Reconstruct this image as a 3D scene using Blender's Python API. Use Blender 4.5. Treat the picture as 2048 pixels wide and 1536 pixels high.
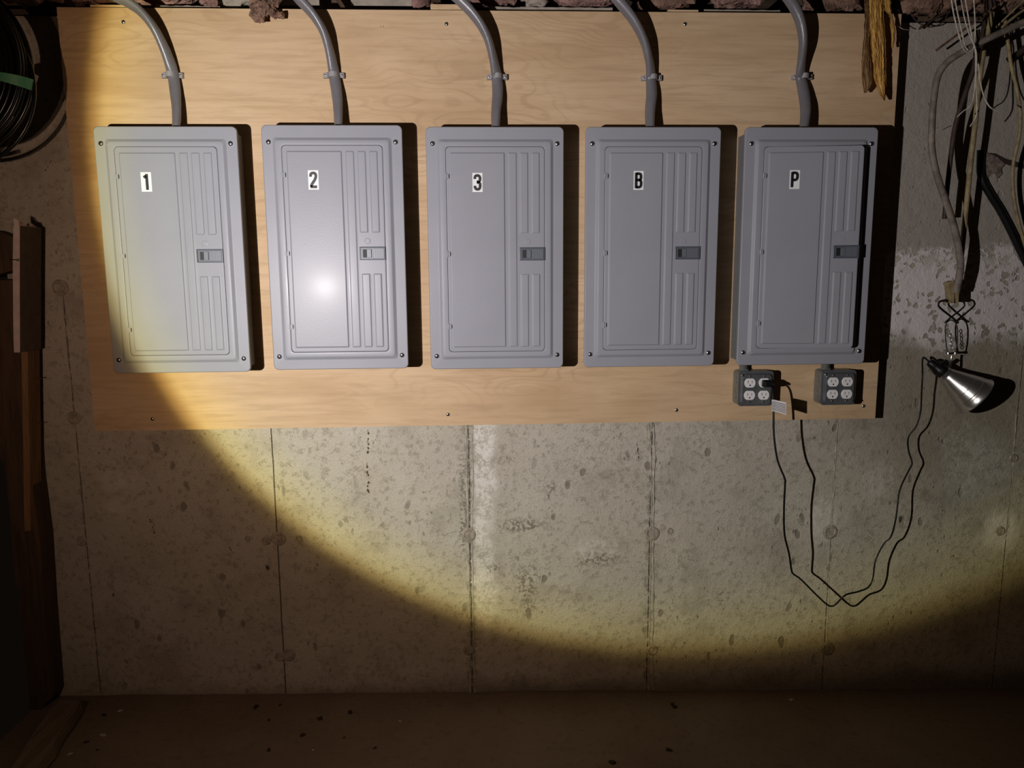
import bpy, math, random
from mathutils import Vector, Matrix, noise as mn
random.seed(7)
for o in list(bpy.data.objects): bpy.data.objects.remove(o)
C = bpy.context.scene.collection
PI = math.pi

# ------------------------------------------------------------------ camera
W, H = 2048, 1536
F = 1521.2
DZ = .168                                   # floor level under the calibrated heights
CAM = Vector((-.0487, -2.3529, 1.2615 + DZ))
PITCH, YAW, ROLL = -.1501, .0453, -.0071
def cam_axes():
    cy, sy, cp, sp, cr, sr = math.cos(YAW), math.sin(YAW), math.cos(PITCH), math.sin(PITCH), math.cos(ROLL), math.sin(ROLL)
    f = Vector((sy*cp, cy*cp, sp)); r = Vector((cy, -sy, 0)); u = r.cross(f)
    return cr*r + sr*u, -sr*r + cr*u, f
RX, UX, FX = cam_axes()
cd = bpy.data.cameras.new('camera'); cam = bpy.data.objects.new('camera', cd); C.objects.link(cam)
cd.sensor_fit = 'HORIZONTAL'; cd.sensor_width = 36; cd.lens = F/W*36; cd.clip_start = .02
m = Matrix((RX, UX, -FX)).transposed().to_4x4(); m.translation = CAM; cam.matrix_world = m
bpy.context.scene.camera = cam

vs = bpy.context.scene.view_settings
vs.view_transform = 'Standard'; vs.look = 'None'; vs.gamma = 1; vs.use_curve_mapping = False; vs.exposure = 0

# ------------------------------------------------------------------ world
wd = bpy.data.worlds.new('world'); bpy.context.scene.world = wd; wd.use_nodes = True
wd.node_tree.nodes['Background'].inputs[0].default_value = (.6, .4, .3, 1)
wd.node_tree.nodes['Background'].inputs[1].default_value = .006

# ------------------------------------------------------------------ node helper
class NT:
    def __init__(s, nt): s.t = nt
    def n(s, kind, **kw):
        x = s.t.nodes.new(kind)
        for k, v in kw.items(): setattr(x, k, v)
        return x
    def put(s, sock, v):
        if v is None: return
        if isinstance(v, bpy.types.NodeSocket): s.t.links.new(v, sock)
        elif isinstance(v, (tuple, list)) and sock.type == 'RGBA' and len(v) == 3: sock.default_value = (*v, 1)
        else: sock.default_value = v
    def math(s, op, a, b=None, c=None, clamp=False):
        x = s.n('ShaderNodeMath', operation=op, use_clamp=clamp)
        for i, v in enumerate((a, b, c)): s.put(x.inputs[i], v)
        return x.outputs[0]
    def vm(s, op, a, b=None):
        x = s.n('ShaderNodeVectorMath', operation=op); s.put(x.inputs[0], a); s.put(x.inputs[1], b)
        return x.outputs['Value'] if op in ('LENGTH', 'DOT_PRODUCT', 'DISTANCE') else x.outputs[0]
    def noise(s, vec, scale, detail=4, rough=.55, dist=0, col=False):
        x = s.n('ShaderNodeTexNoise'); s.put(x.inputs['Vector'], vec)
        x.inputs['Scale'].default_value = scale; x.inputs['Detail'].default_value = detail
        x.inputs['Roughness'].default_value = rough; x.inputs['Distortion'].default_value = dist
        return x.outputs['Color' if col else 'Fac']
    def vor(s, vec, scale, feature='F1', rnd=1):
        x = s.n('ShaderNodeTexVoronoi', feature=feature); s.put(x.inputs['Vector'], vec)
        x.inputs['Scale'].default_value = scale; x.inputs['Randomness'].default_value = rnd
        return x.outputs['Distance']
    def ramp(s, fac, stops, interp='LINEAR'):
        x = s.n('ShaderNodeValToRGB'); cr = x.color_ramp; cr.interpolation = interp
        while len(cr.elements) < len(stops): cr.elements.new(.5)
        for e, (p, c) in zip(cr.elements, stops):
            e.position = p; e.color = (c, c, c, 1) if isinstance(c, (int, float)) else (*c, 1)
        s.put(x.inputs[0], fac); return x.outputs[0]
    def ss(s, v, a, b, lo=0., hi=1.):
        x = s.n('ShaderNodeMapRange', interpolation_type='SMOOTHSTEP'); s.put(x.inputs[0], v)
        x.inputs[1].default_value = a; x.inputs[2].default_value = b; x.inputs[3].default_value = lo; x.inputs[4].default_value = hi
        return x.outputs[0]
    def mix(s, f, a, b, mode='MIX'):
        x = s.n('ShaderNodeMix', data_type='RGBA', blend_type=mode)
        s.put(x.inputs[0], f); s.put(x.inputs[6], a); s.put(x.inputs[7], b); return x.outputs[2]
    def mapping(s, vec, scale=(1, 1, 1), loc=(0, 0, 0), rot=(0, 0, 0)):
        x = s.n('ShaderNodeMapping'); s.put(x.inputs[0], vec)
        x.inputs[1].default_value = loc; x.inputs[2].default_value = rot; x.inputs[3].default_value = scale
        return x.outputs[0]
    def bump(s, h, strength=.3, dist=.002, nrm=None):
        x = s.n('ShaderNodeBump'); x.inputs['Strength'].default_value = strength; x.inputs['Distance'].default_value = dist
        s.put(x.inputs['Height'], h); s.put(x.inputs['Normal'], nrm); return x.outputs[0]

# ------------------------------------------------------------------ the torch (fitted from shadows, glare and the rim of its beam)
L1 = Vector((-.8675, -2.1203, 1.1733 + DZ))
AX = Vector((math.sin(math.radians(26.815))*math.cos(math.radians(8.71)), math.cos(math.radians(26.815))*math.cos(math.radians(8.71)), math.sin(math.radians(8.71))))
def spot(name, loc, axis, power, radius, size, blend=0.):
    d = bpy.data.lights.new(name, 'SPOT'); d.energy = power; d.shadow_soft_size = radius
    d.spot_size = math.radians(size); d.spot_blend = blend
    o = bpy.data.objects.new(name, d); C.objects.link(o); o.location = loc
    o.rotation_euler = axis.to_track_quat('-Z', 'Y').to_euler(); return o, d
o, d = spot('torch_beam', L1, AX, 205, .010, 150)
d.use_nodes = True; T = NT(d.node_tree); em = d.node_tree.nodes['Emission']
tc = T.n('ShaderNodeTexCoord').outputs['Normal']
sep = T.n('ShaderNodeSeparateXYZ'); T.put(sep.inputs[0], tc)
rr = T.math('SQRT', T.math('ADD', T.math('MULTIPLY', sep.outputs[0], sep.outputs[0]), T.math('MULTIPLY', sep.outputs[1], sep.outputs[1])))
ang = T.math('ARCTAN2', rr, T.math('ABSOLUTE', sep.outputs[2]))
deg = T.math('MULTIPLY', ang, 180/PI/70)
def g(a): return a/70
T.put(em.inputs[0], T.ramp(deg, [
    (0, (.80, .75, .77)), (g(12), (.84, .79, .81)), (g(24), (.90, .855, .85)), (g(29.5), (.97, .93, .84)), (g(31.6), (1.12, 1.05, .76)), (g(33.2), (1.15, 1.02, .56)),
    (g(34.0), (.72, .54, .22)), (g(34.8), (.20, .13, .06)), (g(35.6), (.150, .097, .064)), (g(38), (.132, .086, .062)), (g(48), (.106, .068, .050)), (g(58), (.042, .026, .018)), (g(66), (.004, .003, .002))]))
# the bright core of the torch sits off the middle of its lens opening
az = T.math('ABSOLUTE', sep.outputs[2])
hx = T.math('ADD', T.math('DIVIDE', sep.outputs[0], az), .33); hy = T.math('ADD', T.math('DIVIDE', sep.outputs[1], az), .13)
h2 = T.math('ADD', T.math('MULTIPLY', hx, hx), T.math('MULTIPLY', hy, hy))
core = T.math('DIVIDE', 1.22, T.math('ADD', 1., T.math('MULTIPLY', h2, 1.25)))
T.put(em.inputs[1], core)
# weaker warm spill from a second emitter of the same torch
o2, d2 = spot('torch_spill', Vector((-.77, -2.12, 1.35)), Vector((-.16, 1, -.20)), 4.5, .012, 108, .8)
d2.color = (1.0, .66, .52)

# ------------------------------------------------------------------ pixel <-> place
def P(u, v, y):
    d = FX + RX*((u - W/2)/F) - UX*((v - H/2)/F)
    return CAM + d*((y - CAM.y)/d.y)
def PZ(u, v, z):
    d = FX + RX*((u - W/2)/F) - UX*((v - H/2)/F)
    return CAM + d*((z - CAM.z)/d.z)
def pix(p):
    d = p - CAM; w = d.dot(FX); return W/2 + F*d.dot(RX)/w, H/2 - F*d.dot(UX)/w
YW = .042                                   # concrete face
YP = -.018                                  # plywood face
def depth_from_shadow(u, v, shift, yw=YW):
    lo, hi = yw - .6, yw - .002
    for _ in range(40):
        m = (lo + hi)/2; p = P(u, v, m); t = (yw - L1.y)/(p.y - L1.y); q = L1 + (p - L1)*t
        if pix(q)[0] - u > shift: lo = m
        else: hi = m
    return (lo + hi)/2

# ------------------------------------------------------------------ mesh helper
class MB:
    def __init__(s): s.v = []; s.f = []; s.m = []
    def face(s, f, m=0): s.f.append(tuple(f)); s.m.append(m)
    def add(s, vs, fs, m=0):
        o = len(s.v); s.v += [tuple(v) for v in vs]
        for f in fs: s.face([o + i for i in f], m)
    def box(s, x0, y0, z0, x1, y1, z1, m=0, b=0.):
        if b <= 0:
            vs = [(x, y, z) for x in (x0, x1) for y in (y0, y1) for z in (z0, z1)]
            s.add(vs, [(0, 1, 3, 2), (4, 6, 7, 5), (0, 4, 5, 1), (2, 3, 7, 6), (0, 2, 6, 4), (1, 5, 7, 3)], m); return
        # bevelled: 3 rings along y
        def ring(y, i):
            return [(x0+i, y, z0+b), (x0+b, y, z0+i), (x1-b, y, z0+i), (x1-i, y, z0+b), (x1-i, y, z1-b), (x1-b, y, z1-i), (x0+b, y, z1-i), (x0+i, y, z1-b)]
        s.loops([ring(y0, b*.6), ring(y0+b*.6, 0), ring(y1-b*.6, 0), ring(y1, b*.6)], m, True, True)
    def loops(s, rings, m=0, cap0=False, cap1=False, closed=True):
        o = len(s.v); n = len(rings[0])
        for r in rings: s.v += [tuple(p) for p in r]
        for k in range(len(rings)-1):
            for i in range(n if closed else n-1):
                j = (i+1) % n; a = o+k*n
                s.face((a+i, a+j, a+n+j, a+n+i), m)
        if cap0: s.face([o+i for i in range(n)][::-1], m)
        if cap1: s.face([o+(len(rings)-1)*n+i for i in range(n)], m)
    def tube(s, pts, r, seg=10, m=0, caps=True, flat=1., twist=0., rfun=None):
        pts = [Vector(p) for p in pts]; rings = []
        t = (pts[1]-pts[0]).normalized(); nrm = t.orthogonal().normalized()
        for i, p in enumerate(pts):
            tt = (pts[min(i+1, len(pts)-1)] - pts[max(i-1, 0)])
            if tt.length < 1e-9: tt = t
            tt.normalize(); q = t.rotation_difference(tt); nrm = q @ nrm; nrm = (nrm - tt*nrm.dot(tt)).normalized(); t = tt
            bi = t.cross(nrm); a0 = twist*i; rad = r*(rfun(i/(len(pts)-1)) if rfun else 1)
            ring = []
            for k in range(seg):
                a = 2*PI*k/seg; ca, sa = math.cos(a)*rad, math.sin(a)*rad*flat
                x = ca*math.cos(a0) - sa*math.sin(a0); y = ca*math.sin(a0) + sa*math.cos(a0)
                ring.append(p + nrm*x + bi*y)
            rings.append(ring)
        s.loops(rings, m, caps, caps)
    def lathe(s, prof, seg=24, M=None, m=0, cap0=True, cap1=True):
        # prof: (radius, height along local z)
        rings = []
        for r, h in prof:
            rg = [Vector((r*math.cos(2*PI*k/seg), r*math.sin(2*PI*k/seg), h)) for k in range(seg)]
            rings.append([(M @ p) if M else p for p in rg])
        s.loops(rings, m, cap0, cap1)
    def slab(s, poly, y0, y1, m=0):
        # poly: list of (x, z), between depth y0 (front) and y1
        n = len(poly); o = len(s.v)
        s.v += [(x, y0, z) for x, z in poly] + [(x, y1, z) for x, z in poly]
        s.face(range(o, o+n), m); s.face(range(o+2*n-1, o+n-1, -1), m)
        for i in range(n):
            j = (i+1) % n; s.face((o+i, o+n+i, o+n+j, o+j), m)
    def stroke(s, pts, w, y0, y1, m=0, closed=False):
        n = len(pts); L = []; R = []
        for i in range(n):
            a = pts[i-1] if (i or closed) else pts[0]; b = pts[(i+1) % n] if (i < n-1 or closed) else pts[-1]
            d = Vector((b[0]-a[0], b[1]-a[1])).normalized(); nn = Vector((-d.y, d.x))*w/2
            L.append((pts[i][0]+nn.x, pts[i][1]+nn.y)); R.append((pts[i][0]-nn.x, pts[i][1]-nn.y))
        for i in range(n if closed else n-1):
            j = (i+1) % n
            s.slab([L[i], R[i], R[j], L[j]], y0, y1, m)
    def mesh(s, name, mats, smooth=True, ang=35):
        me = bpy.data.meshes.new(name); me.from_pydata(s.v, [], s.f)
        for m in (mats if isinstance(mats, (list, tuple)) else [mats]): me.materials.append(m)
        me.polygons.foreach_set('material_index', s.m); me.update(); me.validate()
        import bmesh
        b = bmesh.new(); b.from_mesh(me); bmesh.ops.recalc_face_normals(b, faces=b.faces); b.to_mesh(me); b.free()
        if smooth:
            me.shade_smooth()
            try: me.set_sharp_from_angle(angle=math.radians(ang))
            except Exception: pass
        return me
    def build(s, name, mats, parent=None, loc=None, smooth=True, ang=35):
        o = bpy.data.objects.new(name, s.mesh(name, mats, smooth, ang)); C.objects.link(o)
        if parent: o.parent = parent
        if loc is not None: o.location = loc
        return o
def tag(o, label=None, cat=None, group=None, kind=None):
    for k, v in (('label', label), ('category', cat), ('group', group), ('kind', kind)):
        if v: o[k] = v
    return o
def wn(o):
    md = o.modifiers.new('normals', 'WEIGHTED_NORMAL'); md.mode = 'FACE_AREA'; md.weight = 90; md.keep_sharp = True; return o
def thing(name, label, cat, loc, group=None):
    o = bpy.data.objects.new(name, None); C.objects.link(o); o.location = loc; o.empty_display_size = .05
    return tag(o, label, cat, group)
def inst(src, parent=None, loc=None):
    c = src.copy(); C.objects.link(c)
    if parent is not None: c.parent = parent
    if loc is not None: c.location = loc
    return c
def cat(pts, n=8):
    pts = [Vector(p) for p in pts]; out = []
    q = [pts[0]*2 - pts[1]] + pts + [pts[-1]*2 - pts[-2]]
    for i in range(1, len(q)-2):
        a, b, c, d = q[i-1:i+3]
        for k in range(n):
            t = k/n
            out.append(.5*((2*b) + (c-a)*t + (2*a-5*b+4*c-d)*t*t + (3*b-a-3*c+d)*t**3))
    out.append(pts[-1]); return out
def ppath(pts, n=6):    # (u, v, y) list -> smooth path in the scene
    return cat([P(*p) for p in pts], n)
def rrect(x0, z0, x1, z1, r, y, k=6):
    out = []
    for cx, cz, a0 in ((x1-r, z0+r, -90), (x1-r, z1-r, 0), (x0+r, z1-r, 90), (x0+r, z0+r, 180)):
        for i in range(k+1):
            a = math.radians(a0 + 90*i/k); out.append((cx + r*math.cos(a), y, cz + r*math.sin(a)))
    return out

# ------------------------------------------------------------------ materials
def mat(name, col, rough=.5, metal=0., spec=.5, bump=None, var=0., vscale=8, coat=0):
    m = bpy.data.materials.new(name); m.use_nodes = True; N = NT(m.node_tree); b = m.node_tree.nodes['Principled BSDF']
    b.inputs['Roughness'].default_value = rough; b.inputs['Metallic'].default_value = metal
    b.inputs['Specular IOR Level'].default_value = spec; b.inputs['Coat Weight'].default_value = coat; b.inputs['Coat Roughness'].default_value = .16
    tcx = N.n('ShaderNodeTexCoord').outputs['Object']
    if var:
        n = N.noise(tcx, vscale, 5, .6)
        N.put(b.inputs['Base Color'], N.mix(N.ss(n, .3, .7), tuple(c*(1-var) for c in col), tuple(min(1, c*(1+var)) for c in col)))
    else: b.inputs['Base Color'].default_value = (*col, 1)
    if bump:
        sc, st, di = bump; N.put(b.inputs['Normal'], N.bump(N.noise(tcx, sc, 3, .5), st, di))
    return m
M_PAINT = mat('grey_enamel', (.280, .284, .308), .36, 0, .20, (420, .30, .0006), .03, 5, .018)
M_BOX = mat('grey_box_enamel', (.20, .195, .19), .5, 0, .4, (300, .2, .0006), .05, 8)
M_DARKIN = mat('box_inside', (.03, .03, .032), .7)
M_LATCH = mat('slate_plastic', (.085, .095, .115), .42, 0, .5, (600, .25, .0004))
M_LATCH2 = mat('slate_plastic_light', (.12, .13, .15), .4, 0, .5, (700, .35, .0004))
M_HOLE = mat('latch_hole', (.008, .008, .009), .6)
M_STEEL = mat('zinc_steel', (.62, .61, .60), .24, 1., .5, (300, .2, .0003))
M_BLACK = mat('black_print', (.006, .006, .007), .5)
M_WHITE = mat('white_sticker', (.78, .78, .76), .45)
M_CABLE = mat('grey_cable_jacket', (.150, .142, .148), .34, 0, .5, (60, .3, .002), .08, 14)
M_CLAMP = mat('grey_strap_plastic', (.30, .285, .29), .45)
M_GALV = mat('galvanised_box', (.22, .23, .22), .40, .5, .5, (120, .25, .0006), .12, 40)
M_GALV2 = mat('galvanised_cover', (.26, .275, .29), .28, .72, .5, (120, .25, .0006), .1, 40)
M_RECP = mat('white_receptacle', (.74, .72, .70), .35)
M_RUBBER = mat('black_rubber', (.006, .006, .006), .42, 0, .3)
M_COIL = mat('black_tubing', (.005, .0052, .0055), .24, 0, .35)
M_TAPE = mat('green_tape', (.075, .25, .125), .5, 0, .4, (200, .3, .0006))
M_ALU = mat('spun_aluminium', (.60, .58, .56), .27, .93, .5)
M_WIREBLK = mat('black_wire', (.012, .011, .010), .4, .3)
M_PAPER = mat('tag_paper', (.72, .70, .68), .6)
M_INS = mat('pink_insulation', (.27, .16, .135), .95, 0, .1, (90, .9, .01), .5, 16)
M_INSB = mat('brown_insulation', (.23, .14, .10), .95, 0, .1, (120, .9, .008), .45, 22)
M_KRAFT = mat('kraft_paper', (.30, .26, .21), .8, 0, .2, (60, .5, .003), .2, 20)
M_OLDWIRE = mat('dusty_grey_cable', (.20, .165, .135), .6, 0, .3, (180, .5, .001), .35, 30)
M_YELWIRE = mat('dusty_tan_cable', (.27, .205, .105), .6, 0, .3, (120, .4, .001), .35, 35)
M_DARKWIRE = mat('dark_old_cable', (.045, .028, .022), .6, 0, .3, (120, .4, .001), .3, 35)
M_PALEWIRE = mat('pale_wire', (.45, .40, .33), .55, 0, .3, None, .25, 60)
M_RUST = mat('rusty_rod', (.12, .06, .035), .8, 0, .3, (200, .5, .001), .4, 60)
M_GYP = mat('gypsum_paper', (.15, .12, .09), .85, 0, .2, None, .12, 30)
M_GYPW = mat('gypsum_core', (.62, .50, .46), .9, 0, .2, (200, .4, .001), .1, 40)
M_CHIP = mat('dark_chip', (.03, .02, .015), .9)
M_CHIPW = mat('pale_chip', (.45, .38, .30), .9)

def wood(name, c1, c2, axis='z', scale=1., rough=.7, bumpd=.0008):
    m = bpy.data.materials.new(name); m.use_nodes = True; N = NT(m.node_tree); b = m.node_tree.nodes['Principled BSDF']
    v = N.n('ShaderNodeTexCoord').outputs['Object']
    sc = {'x': (1.2, 16, 16), 'z': (16, 16, 1.2), 'y': (16, 1.2, 16)}[axis]
    a = N.noise(N.mapping(v, tuple(s*scale for s in sc)), 3, 6, .6, .6)
    f = N.noise(N.mapping(v, tuple(s*scale*5 for s in sc)), 3, 4, .6)
    h = N.math('ADD', N.math('MULTIPLY', a, .7), N.math('MULTIPLY', f, .3))
    N.put(b.inputs['Base Color'], N.ramp(h, [(.32, c1), (.62, c2)]))
    b.inputs['Roughness'].default_value = rough; b.inputs['Specular IOR Level'].default_value = .25
    N.put(b.inputs['Normal'], N.bump(h, .4, bumpd)); return m
M_STUD = wood('old_brown_lumber', (.045, .028, .016), (.105, .064, .034))
M_STUD2 = wood('golden_lumber', (.15, .082, .035), (.28, .16, .07))
M_PLATE = wood('grey_floor_plate', (.12, .085, .055), (.24, .18, .125), 'y')
M_LUMBER = wood('furring_pine', (.42, .28, .15), (.66, .48, .29), 'x', 2.5)
M_SILL = wood('dark_sill', (.05, .035, .025), (.13, .09, .06), 'x')
M_SPLIT = wood('split_golden_wood', (.25, .12, .03), (.72, .44, .12), 'z', 3.2, .65, .003)

def ply_mat():
    m = bpy.data.materials.new('birch_plywood'); m.use_nodes = True; N = NT(m.node_tree); b = m.node_tree.nodes['Principled BSDF']
    v = N.n('ShaderNodeTexCoord').outputs['Object']
    big = N.noise(N.mapping(v, (.9, 1, 3.2)), 2.0, 4, .55, .5)
    streak = N.noise(N.mapping(v, (1.6, 1, 22)), 3.0, 6, .62, .5)
    fine = N.noise(N.mapping(v, (9, 1, 160)), 3.0, 3, .6)
    warp = N.noise(N.mapping(v, (1.1, 1, 3.0), (3, 0, 1)), 1.7, 2, .5)
    fig = N.math('SINE', N.math('MULTIPLY', N.math('ADD', warp, N.math('MULTIPLY', streak, .03)), 150.))
    zone = N.ss(N.noise(N.mapping(v, (.8, 1, 1.6), (1, 0, 7)), 1.6, 3, .5), .42, .66)
    col = N.ramp(big, [(.33, (.485, .325, .178)), (.50, (.555, .388, .226)), (.68, (.610, .438, .268))])
    col = N.mix(N.math('MULTIPLY', N.ss(streak, .42, .68), .50), col, (.40, .27, .15))
    col = N.mix(N.math('MULTIPLY', N.math('MULTIPLY', N.ss(fig, .35, 1), zone), .42), col, (.37, .24, .125))
    col = N.mix(N.math('MULTIPLY', N.ss(fine, .5, .8), .16), col, (.38, .23, .10))
    kn = N.vor(N.mapping(v, (1.6, 1, 4), (.3, 0, .2)), 2.1)
    col = N.mix(N.math('MULTIPLY', N.ss(kn, .035, .0), .6), col, (.16, .08, .04))
    N.put(b.inputs['Base Color'], col); b.inputs['Roughness'].default_value = .62; b.inputs['Specular IOR Level'].default_value = .25
    N.put(b.inputs['Normal'], N.bump(fine, .12, .0004)); return m
M_PLY = ply_mat()

SEAMS = []    # world x of the form seams
for u, v in ((160, 950), (552, 1030), (940, 1030), (1301, 1030), (1664, 1030), (2017, 1030)): SEAMS.append(P(u, v, YW).x)
def wall_mat():
    m = bpy.data.materials.new('poured_concrete'); m.use_nodes = True; N = NT(m.node_tree); b = m.node_tree.nodes['Principled BSDF']
    v = N.n('ShaderNodeTexCoord').outputs['Object']
    sp = N.n('ShaderNodeSeparateXYZ'); N.put(sp.inputs[0], v); X, Z = sp.outputs[0], sp.outputs[2]
    big = N.noise(v, 1.6, 5, .6, .3); mid = N.noise(v, 7, 6, .62); fine = N.noise(v, 60, 5, .65); grit = N.noise(v, 240, 3, .6)
    col = N.ramp(big, [(.3, (.440, .398, .320)), (.5, (.480, .438, .356)), (.7, (.515, .475, .390))])
    col = N.mix(N.math('MULTIPLY', N.ss(mid, .50, .68), .50), col, (.300, .264, .205))
    col = N.mix(N.math('MULTIPLY', N.ss(mid, .46, .28), .30), col, (.56, .53, .46))
    col = N.mix(N.math('MULTIPLY', N.ss(fine, .50, .66), .55), col, (.24, .205, .152))
    col = N.mix(N.math('MULTIPLY', N.ss(grit, .52, .72), .45), col, (.18, .15, .11))
    # bug holes, elongated downwards
    wv = N.mapping(v, (1, 1, .55)); jit = N.mix(.035, wv, N.noise(v, 14, 3, .5, col=True))
    hole = N.vor(jit, 15); hole2 = N.vor(N.mapping(jit, (1, 1, 1), (5, 0, 3)), 34)
    gate = N.ss(N.noise(v, 3.2, 2), .44, .58)
    pit = N.math('MULTIPLY', N.ss(hole, .17, .10), gate); pit2 = N.math('MULTIPLY', N.ss(hole2, .16, .07), gate)
    pits = N.math('MAXIMUM', pit, N.math('MULTIPLY', pit2, .8))
    col = N.mix(N.math('MULTIPLY', pits, .6), col, (.13, .105, .075))
    # small dark crumbs
    crumb = N.math('MULTIPLY', N.ss(N.vor(N.mapping(jit, (1, 1, 1), (2, 0, 9)), 9), .060, .035), N.ss(N.noise(v, 5, 1), .5, .56))
    col = N.mix(N.math('MULTIPLY', crumb, .85), col, (.03, .022, .015))
    def blob(u, vv, ru, rv, soft=.45, n=mid, amp=.9):
        c = P(u, vv, YW); e = P(u+ru, vv, YW); f = P(u, vv+rv, YW); rx = abs(e.x-c.x); rz = abs(f.z-c.z)
        dx = N.math('DIVIDE', N.math('SUBTRACT', X, c.x), rx); dz = N.math('DIVIDE', N.math('SUBTRACT', Z, c.z), rz)
        r = N.math('SQRT', N.math('ADD', N.math('MULTIPLY', dx, dx), N.math('MULTIPLY', dz, dz)))
        r = N.math('ADD', r, N.math('MULTIPLY', N.math('SUBTRACT', n, .5), amp*2.2))
        return N.ss(r, 1+soft*.5, 1-soft)
    # damp dark concrete low right, grey parged coat up right
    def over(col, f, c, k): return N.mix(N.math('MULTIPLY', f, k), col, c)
    col = over(col, blob(1900, 800, 230, 210, .6), (.20, .168, .12), .66)
    parge = N.math('MULTIPLY', N.ss(X, P(1770, 300, YW).x, P(1800, 300, YW).x), N.ss(N.math('ADD', Z, N.math('MULTIPLY', mid, .05)), P(1900, 520, YW).z+.02, P(1900, 500, YW).z+.05))
    col = over(col, parge, (.350, .305, .262), .85)
    # white paint band with flaked off patches
    zt, zb = P(1900, 492, YW).z, P(1900, 690, YW).z
    zz = N.math('ADD', Z, N.math('MULTIPLY', N.math('SUBTRACT', mid, .5), .16))
    band = N.math('MULTIPLY', N.ss(zz, zb-.035, zb+.05), N.ss(zz, zt+.005, zt-.02))
    band = N.math('MULTIPLY', band, N.ss(X, P(1740, 600, YW).x, P(1770, 600, YW).x))
    fl = N.vor(N.mix(.05, v, N.noise(v, 22, 3, .5, col=True)), 40); flg = N.ss(N.noise(v, 11, 2), .34, .46)
    flake = N.math('MULTIPLY', N.ss(fl, .40, .32), flg)
    topdens = N.math('MULTIPLY', N.ss(N.noise(v, 26, 4, .6), .50, .56), N.ss(Z, zt-.12, zt+.02))
    band = N.math('MULTIPLY', band, N.math('SUBTRACT', 1., N.math('MAXIMUM', flake, topdens)))
    col = over(col, band, (.70, .64, .62), .92)
    # efflorescence
    lace = N.ss(N.math('ADD', N.math('MULTIPLY', N.noise(v, 120, 5, .75), .6), N.math('MULTIPLY', N.noise(v, 38, 3, .6), .4)), .42, .55)
    def eff(u, vv, ru, rv, k, c=(.72, .68, .60), useLace=True):
        nonlocal col
        f = blob(u, vv, ru, rv, .5)
        if useLace: f = N.math('MULTIPLY', f, lace)
        col = over(col, f, c, k)
    eff(966, 900, 26, 190, .95); eff(965, 1150, 30, 110, .8)
    eff(1955, 930, 75, 75, .6, (.52, .52, .46)); eff(2000, 1062, 42, 42, .95, (.70, .65, .56), False)
    eff(1645, 1045, 28, 42, .6); eff(1755, 960, 38, 40, .4); eff(1200, 1095, 55, 20, .5);
    eff(240, 960, 50, 25, .35); eff(232, 1010, 26, 14, .3)
    stain = N.ss(N.noise(v, 90, 4, .7), .47, .56)
    def dk(u, vv, ru, rv, k, c=(.19, .165, .12)):
        nonlocal col
        col = over(col, N.math('MULTIPLY', blob(u, vv, ru, rv, .6), stain), c, k)
    dk(1045, 1050, 45, 14, .9); dk(1200, 1118, 42, 16, .9); dk(990, 1138, 20, 12, .9); dk(1055, 1180, 30, 55, .85); dk(1100, 975, 12, 12, .7)
    dk(1446, 1195, 18, 22, .7); dk(1190, 940, 120, 60, .2); dk(925, 1000, 9, 130, .9, (.21, .195, .155)); dk(1010, 920, 26, 10, .6); dk(928, 1020, 8, 60, .6)
    # darker, ragged foot of wall
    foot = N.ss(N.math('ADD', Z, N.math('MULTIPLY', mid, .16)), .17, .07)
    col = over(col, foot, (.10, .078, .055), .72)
    # form seams
    zw = N.n('ShaderNodeCombineXYZ'); N.put(zw.inputs[2], Z)
    crack = 0.
    for i, sx in enumerate(SEAMS):
        wob = N.math('MULTIPLY', N.math('SUBTRACT', N.noise(N.mapping(v, (0, 0, 1), (i*3.1, 0, i)), 9, 5, .7), .5), .014 if i in (2, 3) else .007)
        dist = N.math('ABSOLUTE', N.math('SUBTRACT', N.math('SUBTRACT', X, sx), wob))
        c = N.math('MULTIPLY', N.ss(dist, .0030 if i in (2, 3) else .0022, .0006), .75 if i == 1 else .6); c = N.math('MULTIPLY', c, N.ss(N.noise(N.mapping(v, (0, 0, 1), (0, 0, i*2.)), 30, 4, .7), .38, .56) if i != 1 else 1.)
        if i == 0: c = N.math('MULTIPLY', c, N.ss(Z, P(125, 575, YW).z, P(125, 600, YW).z))
        crack = c if i == 0 else N.math('MAXIMUM', crack, c)
        if i in (2, 3):
            col = over(col, N.math('MULTIPLY', N.ss(dist, .022, .010), N.ss(fine, .42, .6)), (.25, .22, .165), .7)
    below = 1.
    crack = N.math('MULTIPLY', crack, below)
    col = N.mix(crack, col, (.05, .036, .022))
    N.put(b.inputs['Base Color'], col); b.inputs['Roughness'].default_value = .9; b.inputs['Specular IOR Level'].default_value = .15
    h = N.math('ADD', N.math('MULTIPLY', mid, .5), N.math('MULTIPLY', fine, .22))
    h = N.math('SUBTRACT', h, N.math('MULTIPLY', pits, .14)); h = N.math('SUBTRACT', h, N.math('MULTIPLY', crack, .5))
    h = N.math('ADD', h, N.math('MULTIPLY', band, .12)); h = N.math('ADD', h, N.math('MULTIPLY', grit, .06))
    N.put(b.inputs['Normal'], N.bump(h, 1., .016)); return m
M_WALL = wall_mat()
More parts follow.
